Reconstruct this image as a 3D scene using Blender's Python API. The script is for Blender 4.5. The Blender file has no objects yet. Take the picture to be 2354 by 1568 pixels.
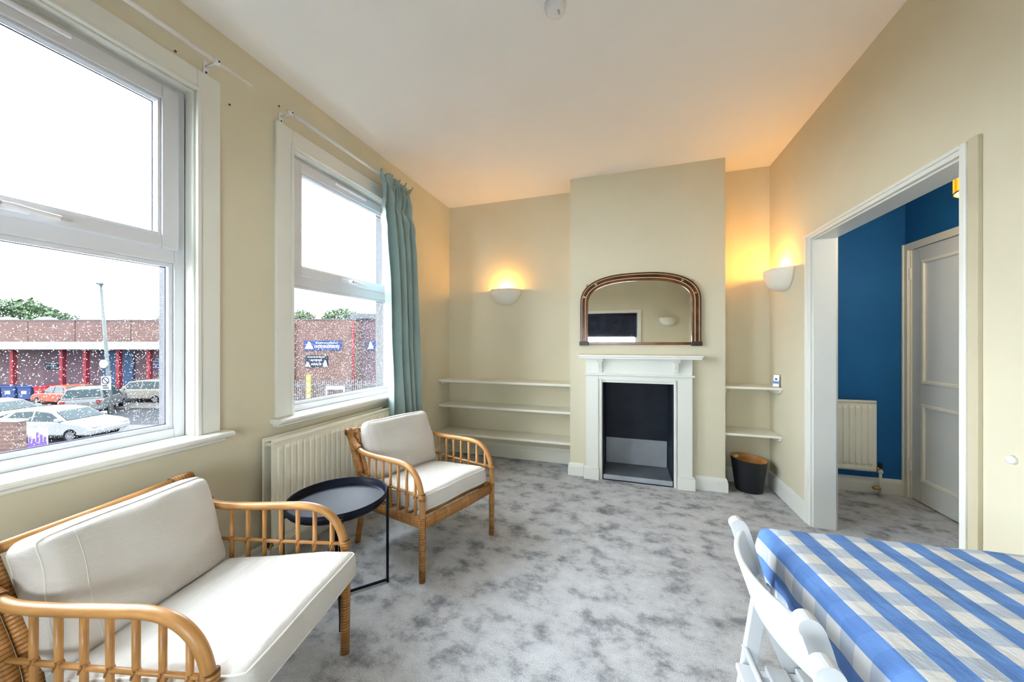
import bpy, bmesh, math, random
from mathutils import Vector, Matrix, noise
R = math.radians
PI = math.pi
random.seed(7)
scene = bpy.context.scene
C = scene.collection

# ------------------------------------------------------------------ camera
CAM_H = 1.25
TH = 0.3114
F_PX = 798.92
cam_data = bpy.data.cameras.new('camera')
cam_data.sensor_width = 36.0
cam_data.lens = 36.0 * F_PX / 2354.0
cam_data.shift_y = 3.54 / 2354.0
cam_data.clip_start = 0.02
cam_data.clip_end = 300
cam = bpy.data.objects.new('camera', cam_data)
cam.location = (0, 0, CAM_H)
cam.rotation_euler = (PI / 2, 0, TH)
C.objects.link(cam)
scene.camera = cam

# ------------------------------------------------------------------ sky and exposure
SKY = 25.0
world = bpy.data.worlds.new('overcast_sky')
scene.world = world
world.use_nodes = True
bg = world.node_tree.nodes['Background']
bg.inputs[0].default_value = (0.90, 0.97, 1.06, 1)
bg.inputs[1].default_value = SKY
scene.view_settings.view_transform = 'Standard'
scene.view_settings.look = 'None'
scene.view_settings.gamma = 1.0
scene.view_settings.use_curve_mapping = False
scene.view_settings.exposure = 0.0
scene.cycles.use_denoising = True
scene.cycles.use_light_tree = False
scene.cycles.max_bounces = 8
scene.cycles.use_adaptive_sampling = True
scene.cycles.adaptive_threshold = 0.1
scene.cycles.adaptive_min_samples = 16
scene.cycles.diffuse_bounces = 5
scene.cycles.glossy_bounces = 4
scene.cycles.transparent_max_bounces = 16
scene.cycles.sample_clamp_indirect = 12
scene.cycles.caustics_refractive = False
scene.cycles.caustics_reflective = False

# room numbers (metres; camera stands over the origin)
XL, XR, YB, YC, ZC = -1.9146, 1.2179, 3.5924, 3.3108, 2.797
XCL, XCR = -0.4858, 0.8072
YREAR = -0.95
XO = -2.13           # outer face of the left wall
XH = 1.34            # hall face of the right wall
XD, YH = 2.19, 3.69  # hall: wall with the door, end wall

def portal(loc, rot, sx, sy):
    l = bpy.data.lights.new('window_portal', 'AREA')
    l.shape = 'RECTANGLE'; l.size = sx; l.size_y = sy
    l.cycles.is_portal = True
    o = bpy.data.objects.new('window_portal', l)
    o.location = loc; o.rotation_euler = rot
    C.objects.link(o)
portal((-2.02, 0.63, 1.63), (0, -PI / 2, 0), 1.7, 1.0)
portal((-2.02, 2.11, 1.63), (0, -PI / 2, 0), 1.7, 1.0)

# ------------------------------------------------------------------ node helpers
def lin(c):
    return tuple(((v / 255) / 12.92 if v / 255 <= 0.04045 else ((v / 255 + 0.055) / 1.055) ** 2.4) for v in c)

class NT:
    def __init__(self, name):
        self.m = bpy.data.materials.new(name)
        self.m.use_nodes = True
        self.t = self.m.node_tree
        self.b = self.t.nodes['Principled BSDF']
        self.out = self.t.nodes['Material Output']
    def n(self, typ, **kw):
        nd = self.t.nodes.new(typ)
        for k, v in kw.items():
            setattr(nd, k, v)
        return nd
    def l(self, a, b):
        self.t.links.new(a, b)
    def coord(self, which='Object', scale=None):
        tc = self.n('ShaderNodeTexCoord')
        if scale is None:
            return tc.outputs[which]
        mp = self.n('ShaderNodeMapping')
        mp.inputs['Scale'].default_value = scale
        self.l(tc.outputs[which], mp.inputs[0])
        return mp.outputs[0]
    def noise(self, vec, scale, detail=3, rough=0.5):
        nz = self.n('ShaderNodeTexNoise')
        nz.inputs['Scale'].default_value = scale
        nz.inputs['Detail'].default_value = detail
        nz.inputs['Roughness'].default_value = rough
        self.l(vec, nz.inputs['Vector'])
        return nz.outputs['Fac']
    def ramp(self, fac, stops):
        r = self.n('ShaderNodeValToRGB')
        e = r.color_ramp.elements
        while len(e) < len(stops):
            e.new(0.5)
        for el, (p, c) in zip(e, stops):
            el.position = p
            el.color = (*c, 1) if len(c) == 3 else c
        self.l(fac, r.inputs[0])
        return r.outputs[0]
    def math(self, op, a, b=None):
        m = self.n('ShaderNodeMath', operation=op)
        for i, v in enumerate((a, b)):
            if v is None: continue
            if isinstance(v, (int, float)): m.inputs[i].default_value = v
            else: self.l(v, m.inputs[i])
        return m.outputs[0]
    def mix(self, fac, a, b, blend='MIX'):
        m = self.n('ShaderNodeMix', data_type='RGBA', blend_type=blend)
        for i, v in ((0, fac), (6, a), (7, b)):
            if isinstance(v, (int, float)): m.inputs[i].default_value = v
            elif isinstance(v, tuple): m.inputs[i].default_value = (*v, 1) if len(v) == 3 else v
            else: self.l(v, m.inputs[i])
        return m.outputs[2]
    def bump(self, h, strength=0.2, dist=0.01):
        b = self.n('ShaderNodeBump')
        b.inputs['Strength'].default_value = strength
        b.inputs['Distance'].default_value = dist
        self.l(h, b.inputs['Height'])
        self.l(b.outputs[0], self.b.inputs['Normal'])
    def col(self, c):
        if isinstance(c, tuple): self.b.inputs['Base Color'].default_value = (*c, 1)
        else: self.l(c, self.b.inputs['Base Color'])
    def set(self, rough=0.5, metal=0.0, spec=0.5, **kw):
        self.b.inputs['Roughness'].default_value = rough
        self.b.inputs['Metallic'].default_value = metal
        self.b.inputs['Specular IOR Level'].default_value = spec
        return self

def paint(name, c, rough=0.55, var=0.05, scale=3.0, bump=0.06, bscale=220, spec=0.3, metal=0.0):
    t = NT(name).set(rough, metal, spec)
    v = t.coord()
    f = t.noise(v, scale, 4)
    lo = tuple(max(0, x * (1 - var)) for x in c); hi = tuple(min(1, x * (1 + var)) for x in c)
    t.col(t.ramp(f, [(0.3, lo), (0.7, hi)]))
    if bump:
        t.bump(t.noise(v, bscale, 2), bump, 0.002)
    return t.m

M = {}
M['wall'] = paint('cream_wall_paint', (0.685, 0.632, 0.480), 0.7, 0.03, 2.0, 0.12, 160, 0.15)
M['ceiling'] = paint('white_ceiling_paint', (0.93, 0.92, 0.91), 0.8, 0.015, 1.5, 0.08, 120, 0.1)
M['trim'] = paint('off_white_gloss_paint', (0.77, 0.775, 0.72), 0.35, 0.02, 4, 0.03, 90, 0.45)
M['shelfpaint'] = paint('cream_shelf_paint', (0.82, 0.80, 0.70), 0.4, 0.02, 4, 0.03, 90, 0.4)
M['strip'] = paint('beige_strip_paint', (0.56, 0.50, 0.36), 0.6, 0.04, 6, 0.05, 120, 0.2)
M['upvc'] = paint('white_plastic_frame', (0.68, 0.69, 0.725), 0.3, 0.01, 4, 0, 1, 0.5)
M['white'] = paint('plain_white_plastic', (0.82, 0.82, 0.84), 0.35, 0.01, 4, 0, 1, 0.5)
M['gasket'] = paint('dark_gasket_rubber', (0.10, 0.11, 0.16), 0.5, 0.02, 4, 0, 1)
M['radiator'] = paint('cream_radiator_enamel', (0.79, 0.765, 0.64), 0.3, 0.01, 4, 0, 1, 0.5)
M['sconce'] = paint('cream_plaster_uplighter', (0.80, 0.775, 0.69), 0.6, 0.02, 8, 0.05, 120, 0.25)
M['blue'] = paint('deep_blue_wall_paint', (0.014, 0.125, 0.335), 0.6, 0.08, 2.0, 0.1, 140, 0.25)
M['door'] = paint('grey_white_door_paint', (0.70, 0.71, 0.69), 0.35, 0.03, 3, 0.03, 80, 0.45)
M['black'] = paint('matt_black_metal', (0.010, 0.013, 0.024), 0.38, 0.1, 8, 0.02, 200, 0.09)
M['binblack'] = paint('black_stained_veneer', (0.010, 0.011, 0.014), 0.45, 0.2, 12, 0.05, 80, 0.4)
M['chairwhite'] = paint('white_lacquered_wood', (0.64, 0.66, 0.68), 0.3, 0.015, 6, 0.03, 60, 0.5)
M['chrome'] = paint('polished_steel', (0.6, 0.62, 0.65), 0.25, 0.02, 8, 0, 1, 0.5, 1.0)
M['brass'] = paint('aged_brass', (0.50, 0.34, 0.12), 0.35, 0.1, 20, 0, 1, 0.5, 1.0)
M['rust'] = paint('rusty_screw_metal', (0.10, 0.06, 0.035), 0.7, 0.3, 60, 0, 1)
M['soot'] = paint('black_fireback_paint', (0.013, 0.019, 0.032), 0.55, 0.25, 6, 0.1, 60, 0.3)
M['cement'] = paint('grey_cement_board', (0.36, 0.385, 0.425), 0.8, 0.12, 5, 0.15, 60, 0.2)
M['hearth'] = paint('slate_grey_hearth', (0.13, 0.155, 0.18), 0.5, 0.15, 5, 0.1, 60, 0.4)
M['bluepanel'] = paint('blue_grey_device_panel', (0.12, 0.25, 0.55), 0.4, 0.05, 5, 0, 1)
M['grey'] = paint('mid_grey_plastic', (0.30, 0.31, 0.33), 0.4, 0.05, 5, 0, 1)
M['blind'] = paint('navy_blind_fabric', (0.030, 0.036, 0.060), 0.8, 0.3, 7, 0.15, 300, 0.15)

# carpet: cut pile with lighter and darker brushed patches
t = NT('grey_cut_pile_carpet').set(0.95, 0, 0.08)
v = t.coord()
big = t.noise(t.coord('Object', (1.0, 1.35, 1)), 5.4, 7, 0.68)
mid = t.noise(v, 11, 5, 0.7)
fine = t.noise(v, 260, 2, 0.7)
pat = t.math('ADD', t.math('MULTIPLY', big, 0.7), t.math('MULTIPLY', mid, 0.3))
base = t.ramp(pat, [(0.37, (0.235, 0.245, 0.268)), (0.44, (0.41, 0.42, 0.445)), (0.50, (0.60, 0.61, 0.635)), (0.62, (0.72, 0.73, 0.755))])
spk = t.ramp(fine, [(0.3, (0.62, 0.62, 0.63)), (0.7, (1.18, 1.18, 1.18))])
t.col(t.mix(1.0, base, spk, 'MULTIPLY'))
t.bump(t.math('ADD', fine, t.math('MULTIPLY', mid, 0.8)), 0.7, 0.008)
M['carpet'] = t.m

# rattan
def rattan(name, wrapped):
    t = NT(name).set(0.38, 0, 0.45)
    v = t.coord('UV')
    sep = t.n('ShaderNodeSeparateXYZ'); t.l(v, sep.inputs[0])
    gr = t.noise(t.coord('UV', (90, 6, 1)), 1.0, 4)
    ob_n = t.noise(t.coord('Object'), 9, 3)
    c0 = t.ramp(gr, [(0.3, (0.36, 0.165, 0.048)), (0.7, (0.56, 0.30, 0.105))])
    c1 = t.ramp(ob_n, [(0.35, (0.80, 0.76, 0.66)), (0.65, (1.12, 1.1, 1.05))])
    c = t.mix(1.0, c0, c1, 'MULTIPLY')
    if wrapped:
        f = t.math('FRACT', t.math('MULTIPLY', sep.outputs[1], 85.0))
        d = t.math('ABSOLUTE', t.math('SUBTRACT', f, 0.5))
        g = t.ramp(d, [(0.34, (1, 1, 1)), (0.5, (0.30, 0.22, 0.15))])
        row = t.noise(t.coord('UV', (0.0, 41, 1)), 1.0, 2)
        rc = t.ramp(row, [(0.3, (0.72, 0.66, 0.56)), (0.7, (1.08, 1.04, 1.0))])
        c = t.mix(1.0, t.mix(1.0, c, g, 'MULTIPLY'), rc, 'MULTIPLY')
        h = t.ramp(d, [(0.2, (1, 1, 1)), (0.5, (0, 0, 0))])
        t.bump(h, 0.6, 0.003)
    else:
        t.bump(gr, 0.08, 0.002)
    t.col(c)
    return t.m
M['cane'] = rattan('golden_rattan_cane', False)
M['wrap'] = rattan('wrapped_rattan_binding', True)

# cushion cotton
t = NT('natural_white_cotton').set(0.9, 0, 0.1)
v = t.coord()
w = t.noise(v, 420, 2)
cr = t.noise(t.coord('Object', (1, 2.2, 1.4)), 7, 4, 0.55)
t.col(t.ramp(t.noise(v, 5, 3), [(0.3, (0.575, 0.55, 0.515)), (0.7, (0.63, 0.605, 0.57))]))
t.bump(t.math('ADD', t.math('MULTIPLY', cr, 1.2), t.math('MULTIPLY', w, 0.08)), 0.5, 0.02)
t.b.inputs['Sheen Weight'].default_value = 0.1
M['cotton'] = t.m
M['piping'] = paint('cotton_piping', (0.72, 0.695, 0.65), 0.9, 0.05, 20, 0.1, 300, 0.1)

# curtain
t = NT('duck_egg_curtain_cloth').set(0.75, 0, 0.2)
v = t.coord()
t.col(t.ramp(t.noise(v, 6, 3), [(0.3, (0.33, 0.44, 0.435)), (0.7, (0.40, 0.515, 0.505))]))
t.bump(t.noise(v, 300, 2), 0.1, 0.002)
t.b.inputs['Sheen Weight'].default_value = 0.15
tl = t.n('ShaderNodeBsdfTranslucent'); tl.inputs[0].default_value = (0.30, 0.47, 0.48, 1)
mx = t.n('ShaderNodeMixShader'); mx.inputs[0].default_value = 0.16
t.l(t.b.outputs[0], mx.inputs[1]); t.l(tl.outputs[0], mx.inputs[2]); t.l(mx.outputs[0], t.out.inputs[0])
M['curtain'] = t.m

# gingham cloth: UV is in metres
t = NT('blue_white_gingham').set(0.85, 0, 0.15)
sep = t.n('ShaderNodeSeparateXYZ'); t.l(t.coord('UV'), sep.inputs[0])
def band(o, period, offs):
    f = t.math('FRACT', t.math('ADD', t.math('DIVIDE', o, period), offs))
    return t.math('GREATER_THAN', f, 0.5)
warp = band(sep.outputs[0], 0.082, 0.42)
weft = band(sep.outputs[1], 0.076, 0.2)
base = t.mix(weft, (0.70, 0.70, 0.70), (0.47, 0.53, 0.62))
bl = t.mix(weft, (0.135, 0.27, 0.60), (0.12, 0.245, 0.57))
cg = t.mix(warp, base, bl)
vv = t.coord('UV')
t.col(t.mix(1.0, cg, t.ramp(t.noise(vv, 9, 4), [(0.3, (0.93, 0.93, 0.94)), (0.7, (1.05, 1.05, 1.04))]), 'MULTIPLY'))
cr = t.noise(t.coord('UV', (1.6, 0.8, 1)), 11, 5, 0.6)
t.bump(cr, 0.4, 0.02)
M['gingham'] = t.m

# mirror, timber
t = NT('mirror_silvering').set(0.02, 1.0, 0.5)
t.col(t.ramp(t.noise(t.coord(), 6, 3), [(0.3, (0.80, 0.80, 0.74)), (0.7, (0.86, 0.86, 0.80))]))
M['mirror'] = t.m
def wood(name, a, b, rough, sc=(3, 40, 40)):
    t = NT(name).set(rough, 0, 0.5)
    f = t.noise(t.coord('Object', sc), 1.5, 5)
    t.col(t.ramp(f, [(0.3, a), (0.7, b)]))
    t.bump(f, 0.05, 0.002)
    return t.m
M['walnut'] = wood('dark_walnut_veneer', (0.035, 0.012, 0.004), (0.13, 0.045, 0.013), 0.22, (8, 8, 8))
M['rosewood'] = wood('red_brown_walnut', (0.10, 0.032, 0.009), (0.22, 0.078, 0.022), 0.22, (8, 8, 8))
M['inlay'] = paint('pale_boxwood_inlay', (0.62, 0.45, 0.28), 0.3, 0.1, 30, 0, 1, 0.5)
M['ebony'] = paint('dark_corner_block_wood', (0.045, 0.032, 0.024), 0.35, 0.2, 20, 0, 1, 0.4)
M['ply'] = wood('orange_willow_veneer', (0.50, 0.21, 0.05), (0.68, 0.33, 0.09), 0.4, (4, 4, 30))
M['tabletop'] = wood('pale_table_board', (0.62, 0.50, 0.35), (0.72, 0.6, 0.44), 0.45)

# glass
def glass(name, tint, spec=0.10):
    m = bpy.data.materials.new(name); m.use_nodes = True
    nt = m.node_tree; nt.nodes.clear()
    o = nt.nodes.new('ShaderNodeOutputMaterial')
    tr = nt.nodes.new('ShaderNodeBsdfTransparent'); tr.inputs[0].default_value = (*tint, 1)
    gl = nt.nodes.new('ShaderNodeBsdfGlossy'); gl.inputs['Roughness'].default_value = 0.02
    lw = nt.nodes.new('ShaderNodeLayerWeight'); lw.inputs[0].default_value = 0.5
    pw = nt.nodes.new('ShaderNodeMath'); pw.operation = 'POWER'; pw.inputs[1].default_value = 5.0
    fr = nt.nodes.new('ShaderNodeMath'); fr.operation = 'MULTIPLY_ADD'; fr.inputs[1].default_value = 0.5; fr.inputs[2].default_value = 0.02
    nt.links.new(lw.outputs['Facing'], pw.inputs[0]); nt.links.new(pw.outputs[0], fr.inputs[0])
    mx = nt.nodes.new('ShaderNodeMixShader')
    nt.links.new(fr.outputs[0], mx.inputs[0]); nt.links.new(tr.outputs[0], mx.inputs[1]); nt.links.new(gl.outputs[0], mx.inputs[2])
    nt.links.new(mx.outputs[0], o.inputs[0])
    return m
M['glass'] = glass('clear_window_glass', (0.97, 0.99, 0.985))
t = NT('rain_water').set(0.0, 0, 0.5); t.col((1.0, 1.0, 1.0))
t.b.inputs['Transmission Weight'].default_value = 1.0; t.b.inputs['IOR'].default_value = 1.33
M['water'] = t.m

def emit(name, c, s):
    t = NT(name); t.col(c)
    t.b.inputs['Emission Color'].default_value = (*c, 1)
    t.b.inputs['Emission Strength'].default_value = s
    return t.m
M['bulb'] = emit('warm_bulb_glow', (1.0, 0.62, 0.2), 60)
M['shadeglow'] = emit('yellow_lit_shade', (1.0, 0.56, 0.03), 1.0)
M['shadeband'] = emit('orange_lit_shade_band', (0.95, 0.36, 0.01), 0.75)
M['diffuser'] = emit('warm_lit_diffuser', (1.0, 0.86, 0.5), 2.2)

# outdoors
def brick(name, a, b, mortar, sc):
    t = NT(name).set(0.85, 0, 0.03)
    bt = t.n('ShaderNodeTexBrick')
    bt.inputs['Color1'].default_value = (*a, 1); bt.inputs['Color2'].default_value = (*b, 1); bt.inputs['Mortar'].default_value = (*mortar, 1)
    bt.inputs['Scale'].default_value = 1.0
    bt.inputs['Brick Width'].default_value = 0.45; bt.inputs['Row Height'].default_value = 0.15; bt.inputs['Mortar Size'].default_value = 0.015
    mp = t.n('ShaderNodeMapping'); tc = t.n('ShaderNodeTexCoord')
    mp.inputs['Rotation'].default_value = (PI / 2, 0, 0)
    t.l(tc.outputs['Object'], mp.inputs[0]); t.l(mp.outputs[0], bt.inputs['Vector'])
    nz = t.noise(tc.outputs['Object'], 0.7, 4)
    t.col(t.mix(1.0, bt.outputs[0], t.ramp(nz, [(0.3, (0.85, 0.85, 0.85)), (0.7, (1.1, 1.1, 1.1))]), 'MULTIPLY'))
    return t.m
M['brick'] = brick('red_brown_brick', (0.046, 0.0265, 0.023), (0.040, 0.023, 0.020), (0.056, 0.040, 0.037), 1)
M['brick2'] = brick('purple_brown_brick', (0.042, 0.026, 0.031), (0.037, 0.022, 0.027), (0.052, 0.038, 0.042), 1)
OUT = 0.52
def outp(name, c, rough=0.6):
    return paint(name, tuple(x * OUT for x in c), max(rough, 0.35), 0.08, 1.5, 0, 1, 0.03)
M['fascia'] = outp('pale_fascia', (0.16, 0.16, 0.15))
M['roof'] = outp('grey_roof_sheet', (0.07, 0.072, 0.078))
M['redpost'] = outp('red_painted_steel', (0.12, 0.016, 0.022))
M['bluedoor'] = outp('blue_shutter', (0.035, 0.055, 0.10))
M['signblue'] = outp('navy_sign_board', (0.022, 0.032, 0.09))
M['signdark'] = outp('dark_sign_board', (0.012, 0.016, 0.025))
M['signwhite'] = outp('white_sign_print', (0.22, 0.22, 0.23))
M['asphalt'] = outp('wet_asphalt', (0.030, 0.031, 0.036), 0.35)
M['paving'] = outp('pale_wet_paving', (0.072, 0.068, 0.064), 0.5)
M['carwhite'] = outp('white_car_paint', (0.17, 0.175, 0.18), 0.2)
M['carsilver'] = outp('silver_grey_car_paint', (0.085, 0.086, 0.088), 0.25)
M['carbeige'] = outp('beige_car_paint', (0.12, 0.11, 0.095), 0.25)
M['carorange'] = outp('orange_red_car_paint', (0.16, 0.035, 0.02), 0.25)
M['carglass'] = outp('tinted_car_glass', (0.02, 0.03, 0.033), 0.08)
M['tyre'] = outp('black_tyre_rubber', (0.006, 0.006, 0.008), 0.8)
M['hub'] = outp('grey_wheel_hub', (0.08, 0.08, 0.085), 0.4)
M['taillight'] = outp('red_tail_light', (0.14, 0.012, 0.01), 0.2)
M['plate'] = outp('yellow_number_plate', (0.16, 0.13, 0.02), 0.4)
M['lamppost'] = outp('grey_green_lamp_column', (0.075, 0.082, 0.08), 0.5)
M['binblue'] = outp('blue_bin_plastic', (0.018, 0.03, 0.085), 0.5)
M['binred'] = outp('red_bin_plastic', (0.17, 0.014, 0.02), 0.5)
M['purple'] = outp('purple_board_print', (0.075, 0.04, 0.14), 0.5)
M['yellow'] = outp('yellow_board', (0.17, 0.15, 0.03), 0.5)
M['fence'] = outp('grey_fence_steel', (0.11, 0.11, 0.115), 0.5)
M['whitewash'] = outp('white_outside_reveal', (0.16, 0.16, 0.165), 0.7)
M['leafA'] = paint('green_leaves', (0.016, 0.030, 0.011), 0.7, 0.5, 1.2, 0, 1, 0.2)
M['leafB'] = paint('yellow_green_leaves', (0.024, 0.036, 0.012), 0.7, 0.5, 1.2, 0, 1, 0.2)
M['bark'] = paint('brown_bark', (0.03, 0.022, 0.015), 0.9, 0.3, 6, 0, 1, 0.1)

# ------------------------------------------------------------------ mesh helpers
class MB:
    def __init__(self):
        self.v = []; self.f = []; self.uv = []; self.mi = []
    def add(self, verts, faces, uvs=None, mi=0):
        b = len(self.v)
        self.v += [tuple(p) for p in verts]
        for i, fc in enumerate(faces):
            self.f.append([b + k for k in fc])
            self.uv.append(uvs[i] if uvs else [(0, 0)] * len(fc))
            self.mi.append(mi)
        return self
    def box(self, x0, x1, y0, y1, z0, z1, mi=0):
        vs = [(x, y, z) for z in (z0, z1) for y in (y0, y1) for x in (x0, x1)]
        fs = [(0, 2, 3, 1), (4, 5, 7, 6), (0, 1, 5, 4), (2, 6, 7, 3), (0, 4, 6, 2), (1, 3, 7, 5)]
        return self.add(vs, fs, None, mi)
    def obox(self, p, q, w, h, up=(0, 0, 1)):          # bar from p to q
        p, q = Vector(p), Vector(q); d = (q - p).normalized()
        s = d.cross(Vector(up)).normalized(); u = s.cross(d)
        vs = []
        for c in (p, q):
            for a, b in ((-1, -1), (1, -1), (1, 1), (-1, 1)):
                vs.append(c + s * (a * w / 2) + u * (b * h / 2))
        fs = [(3, 2, 1, 0), (4, 5, 6, 7), (0, 1, 5, 4), (1, 2, 6, 5), (2, 3, 7, 6), (3, 0, 4, 7)]
        L = (q - p).length
        uv = [[(0, 0)] * 4, [(0, 0)] * 4] + [[(0, 0), (w, 0), (w, L), (0, L)]] * 4
        return self.add(vs, fs, uv)
    def sweep(self, path, sec, closed=False, up=(0, 0, 1), cap=True, scale=None):
        P = [Vector(p) for p in path]; n = len(P); k = len(sec)
        T = []
        for i in range(n):
            if closed: d = P[(i + 1) % n] - P[i - 1]
            else: d = P[min(i + 1, n - 1)] - P[max(i - 1, 0)]
            T.append(d.normalized())
        u = Vector(up); u = u - T[0] * u.dot(T[0])
        if u.length < 1e-4:
            u = Vector((1, 0, 0)); u = u - T[0] * u.dot(T[0])
        u.normalize()
        vs = []; L = [0.0]
        for i in range(n):
            u = (u - T[i] * u.dot(T[i])).normalized(); s = T[i].cross(u)
            sc = scale[i] if scale else 1.0
            for a, b in sec:
                vs.append(P[i] + s * (a * sc) + u * (b * sc))
            if i: L.append(L[-1] + (P[i] - P[i - 1]).length)
        L.append(L[-1] + (P[0] - P[-1]).length)
        per = [0.0]
        for j in range(k):
            a, b = sec[j], sec[(j + 1) % k]; per.append(per[-1] + math.hypot(a[0] - b[0], a[1] - b[1]))
        fs = []; uv = []
        for i in range(n if closed else n - 1):
            i2 = (i + 1) % n
            for j in range(k):
                j2 = (j + 1) % k
                fs.append((i * k + j, i * k + j2, i2 * k + j2, i2 * k + j))
                uv.append([(per[j], L[i]), (per[j + 1], L[i]), (per[j + 1], L[i + 1]), (per[j], L[i + 1])])
        if cap and not closed:
            fs.append(tuple(range(k - 1, -1, -1))); uv.append([(0, 0)] * k)
            fs.append(tuple((n - 1) * k + j for j in range(k))); uv.append([(0, 0)] * k)
        return self.add(vs, fs, uv)
    def tube(self, path, r, n=10, closed=False, flat=(1, 1), scale=None, cap=True, up=(0, 0, 1)):
        sec = [(math.cos(-2 * PI * j / n) * r * flat[0], math.sin(-2 * PI * j / n) * r * flat[1]) for j in range(n)]
        return self.sweep(path, sec, closed, up, cap, scale)
    def lathe(self, prof, n=24, c=(0, 0, 0), a0=0.0, a1=2 * PI, mi=0):
        full = abs(a1 - a0 - 2 * PI) < 1e-6
        m = n if full else n + 1
        vs = []
        for i in range(m):
            a = a0 + (a1 - a0) * i / n
            for r, z in prof:
                vs.append((c[0] + r * math.cos(a), c[1] + r * math.sin(a), c[2] + z))
        k = len(prof); fs = []
        for i in range(n):
            i2 = (i + 1) % m
            for j in range(k - 1):
                fs.append((i * k + j, i2 * k + j, i2 * k + j + 1, i * k + j + 1))
        return self.add(vs, fs, None, mi)
    def prism(self, poly, a, b, axis='y'):           # poly of 2D points, extruded along an axis from a to b
        n = len(poly)
        def P(p, t):
            if axis == 'y': return (p[0], t, p[1])
            if axis == 'x': return (t, p[0], p[1])
            return (p[0], p[1], t)
        vs = [P(p, a) for p in poly] + [P(p, b) for p in poly]
        fs = [tuple(range(n)), tuple(range(2 * n - 1, n - 1, -1))]
        for i in range(n):
            j = (i + 1) % n
            fs.append((j, i, n + i, n + j))
        return self.add(vs, fs)
    def grid(self, fn, nu, nv, uvfn=None):
        vs = [fn(i / nu, j / nv) for j in range(nv + 1) for i in range(nu + 1)]
        fs = []; uv = []
        for j in range(nv):
            for i in range(nu):
                a = j * (nu + 1) + i
                fs.append((a, a + 1, a + nu + 2, a + nu + 1))
                if uvfn:
                    uv.append([uvfn(i / nu, j / nv), uvfn((i + 1) / nu, j / nv), uvfn((i + 1) / nu, (j + 1) / nv), uvfn(i / nu, (j + 1) / nv)])
        return self.add(vs, fs, uv if uvfn else None)
    def mesh(self, name, smooth=False, recalc=True):
        me = bpy.data.meshes.new(name)
        me.from_pydata([tuple(p) for p in self.v], [], self.f)
        ul = me.uv_layers.new(name='UVMap')
        k = 0; flat = []
        for poly_uv in self.uv:
            for w in poly_uv: flat += [w[0], w[1]]
        ul.data.foreach_set('uv', flat)
        me.polygons.foreach_set('material_index', self.mi)
        if recalc:
            bm = bmesh.new(); bm.from_mesh(me)
            bmesh.ops.recalc_face_normals(bm, faces=bm.faces)
            bm.to_mesh(me); bm.free()
        if smooth:
            me.polygons.foreach_set('use_smooth', [True] * len(me.polygons))
        me.update()
        return me

def tag(o, label=None, cat=None, group=None, kind=None):
    if label: o['label'] = label
    if cat: o['category'] = cat
    if group: o['group'] = group
    if kind: o['kind'] = kind
    return o

def ob(name, mb, mat, parent=None, smooth=False, bevel=0.0, seg=2, label=None, cat=None, group=None, kind=None, solid=0.0, sub=0, recalc=True, angle=None):
    me = mb if isinstance(mb, bpy.types.Mesh) else mb.mesh(name, smooth, recalc)
    for mm in (mat if isinstance(mat, (list, tuple)) else [mat]):
        me.materials.append(M[mm])
    o = bpy.data.objects.new(name, me)
    C.objects.link(o)
    if parent: o.parent = parent
    if solid:
        s = o.modifiers.new('thick', 'SOLIDIFY'); s.thickness = solid; s.offset = 0
    if bevel:
        b = o.modifiers.new('bevel', 'BEVEL'); b.width = bevel; b.segments = seg; b.limit_method = 'ANGLE'; b.angle_limit = R(40)
        b.harden_normals = False
    if sub:
        s = o.modifiers.new('sub', 'SUBSURF'); s.levels = sub; s.render_levels = sub
    return tag(o, label, cat, group, kind)

def root(name, loc=(0, 0, 0), rz=0.0, label=None, cat=None, group=None, kind=None):
    o = bpy.data.objects.new(name, None)
    o.empty_display_size = 0.1
    o.location = loc; o.rotation_euler = (0, 0, rz)
    C.objects.link(o)
    return tag(o, label, cat, group, kind)

def copy_tree(o, parent=None):
    c = o.copy(); C.objects.link(c)
    if parent is not None: c.parent = parent
    for ch in [x for x in o.children]:
        copy_tree(ch, c)
    return c

def smooth_path(pts, n=6):
    P = [Vector(p) for p in pts]; out = []
    for i in range(len(P) - 1):
        p0 = P[max(i - 1, 0)]; p1 = P[i]; p2 = P[i + 1]; p3 = P[min(i + 2, len(P) - 1)]
        for k in range(n):
            s = k / n
            out.append(0.5 * ((2 * p1) + (p2 - p0) * s + (2 * p0 - 5 * p1 + 4 * p2 - p3) * s * s + (3 * p1 - p0 - 3 * p2 + p3) * s ** 3))
    out.append(P[-1])
    return out

# ------------------------------------------------------------------ room shell
# window openings in the left wall: (y0, y1, z0, z1)
W = [(0.050, 1.096, 0.815, 2.43), (1.587, 2.633, 0.815, 2.43)]
m = MB()
ys = [YREAR - 0.12, W[0][0], W[0][1], W[1][0], W[1][1], YB + 0.12]
m.box(XO, XL, ys[0], ys[1], 0, ZC); m.box(XO, XL, ys[2], ys[3], 0, ZC); m.box(XO, XL, ys[4], ys[5], 0, ZC)
for y0, y1, z0, z1 in W:
    m.box(XO, XL, y0, y1, 0, z0 - 0.030); m.box(XO, XL, y0, y1, z1, ZC)
ob('wall_left', m, 'wall', kind='structure', label='cream wall with the two sash-style windows')

m = MB().box(XL, XCL, YB, YB + 0.12, 0, ZC).box(XCR, XH, YB, YB + 0.12, 0, ZC)
ob('wall_back', m, 'wall', kind='structure', label='cream alcove wall either side of the chimney breast')

# chimney breast with the fire opening
OX0, OX1, OZ = -0.187, 0.410, 0.905
FB = 3.655
m = MB()
m.box(XCL, OX0, YC, FB + 0.05, 0, ZC).box(OX1, XCR, YC, FB + 0.05, 0, ZC).box(OX0, OX1, YC, FB + 0.05, OZ, ZC)
ob('wall_chimney', m, 'wall', kind='structure', label='cream chimney breast with fireplace opening')

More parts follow.
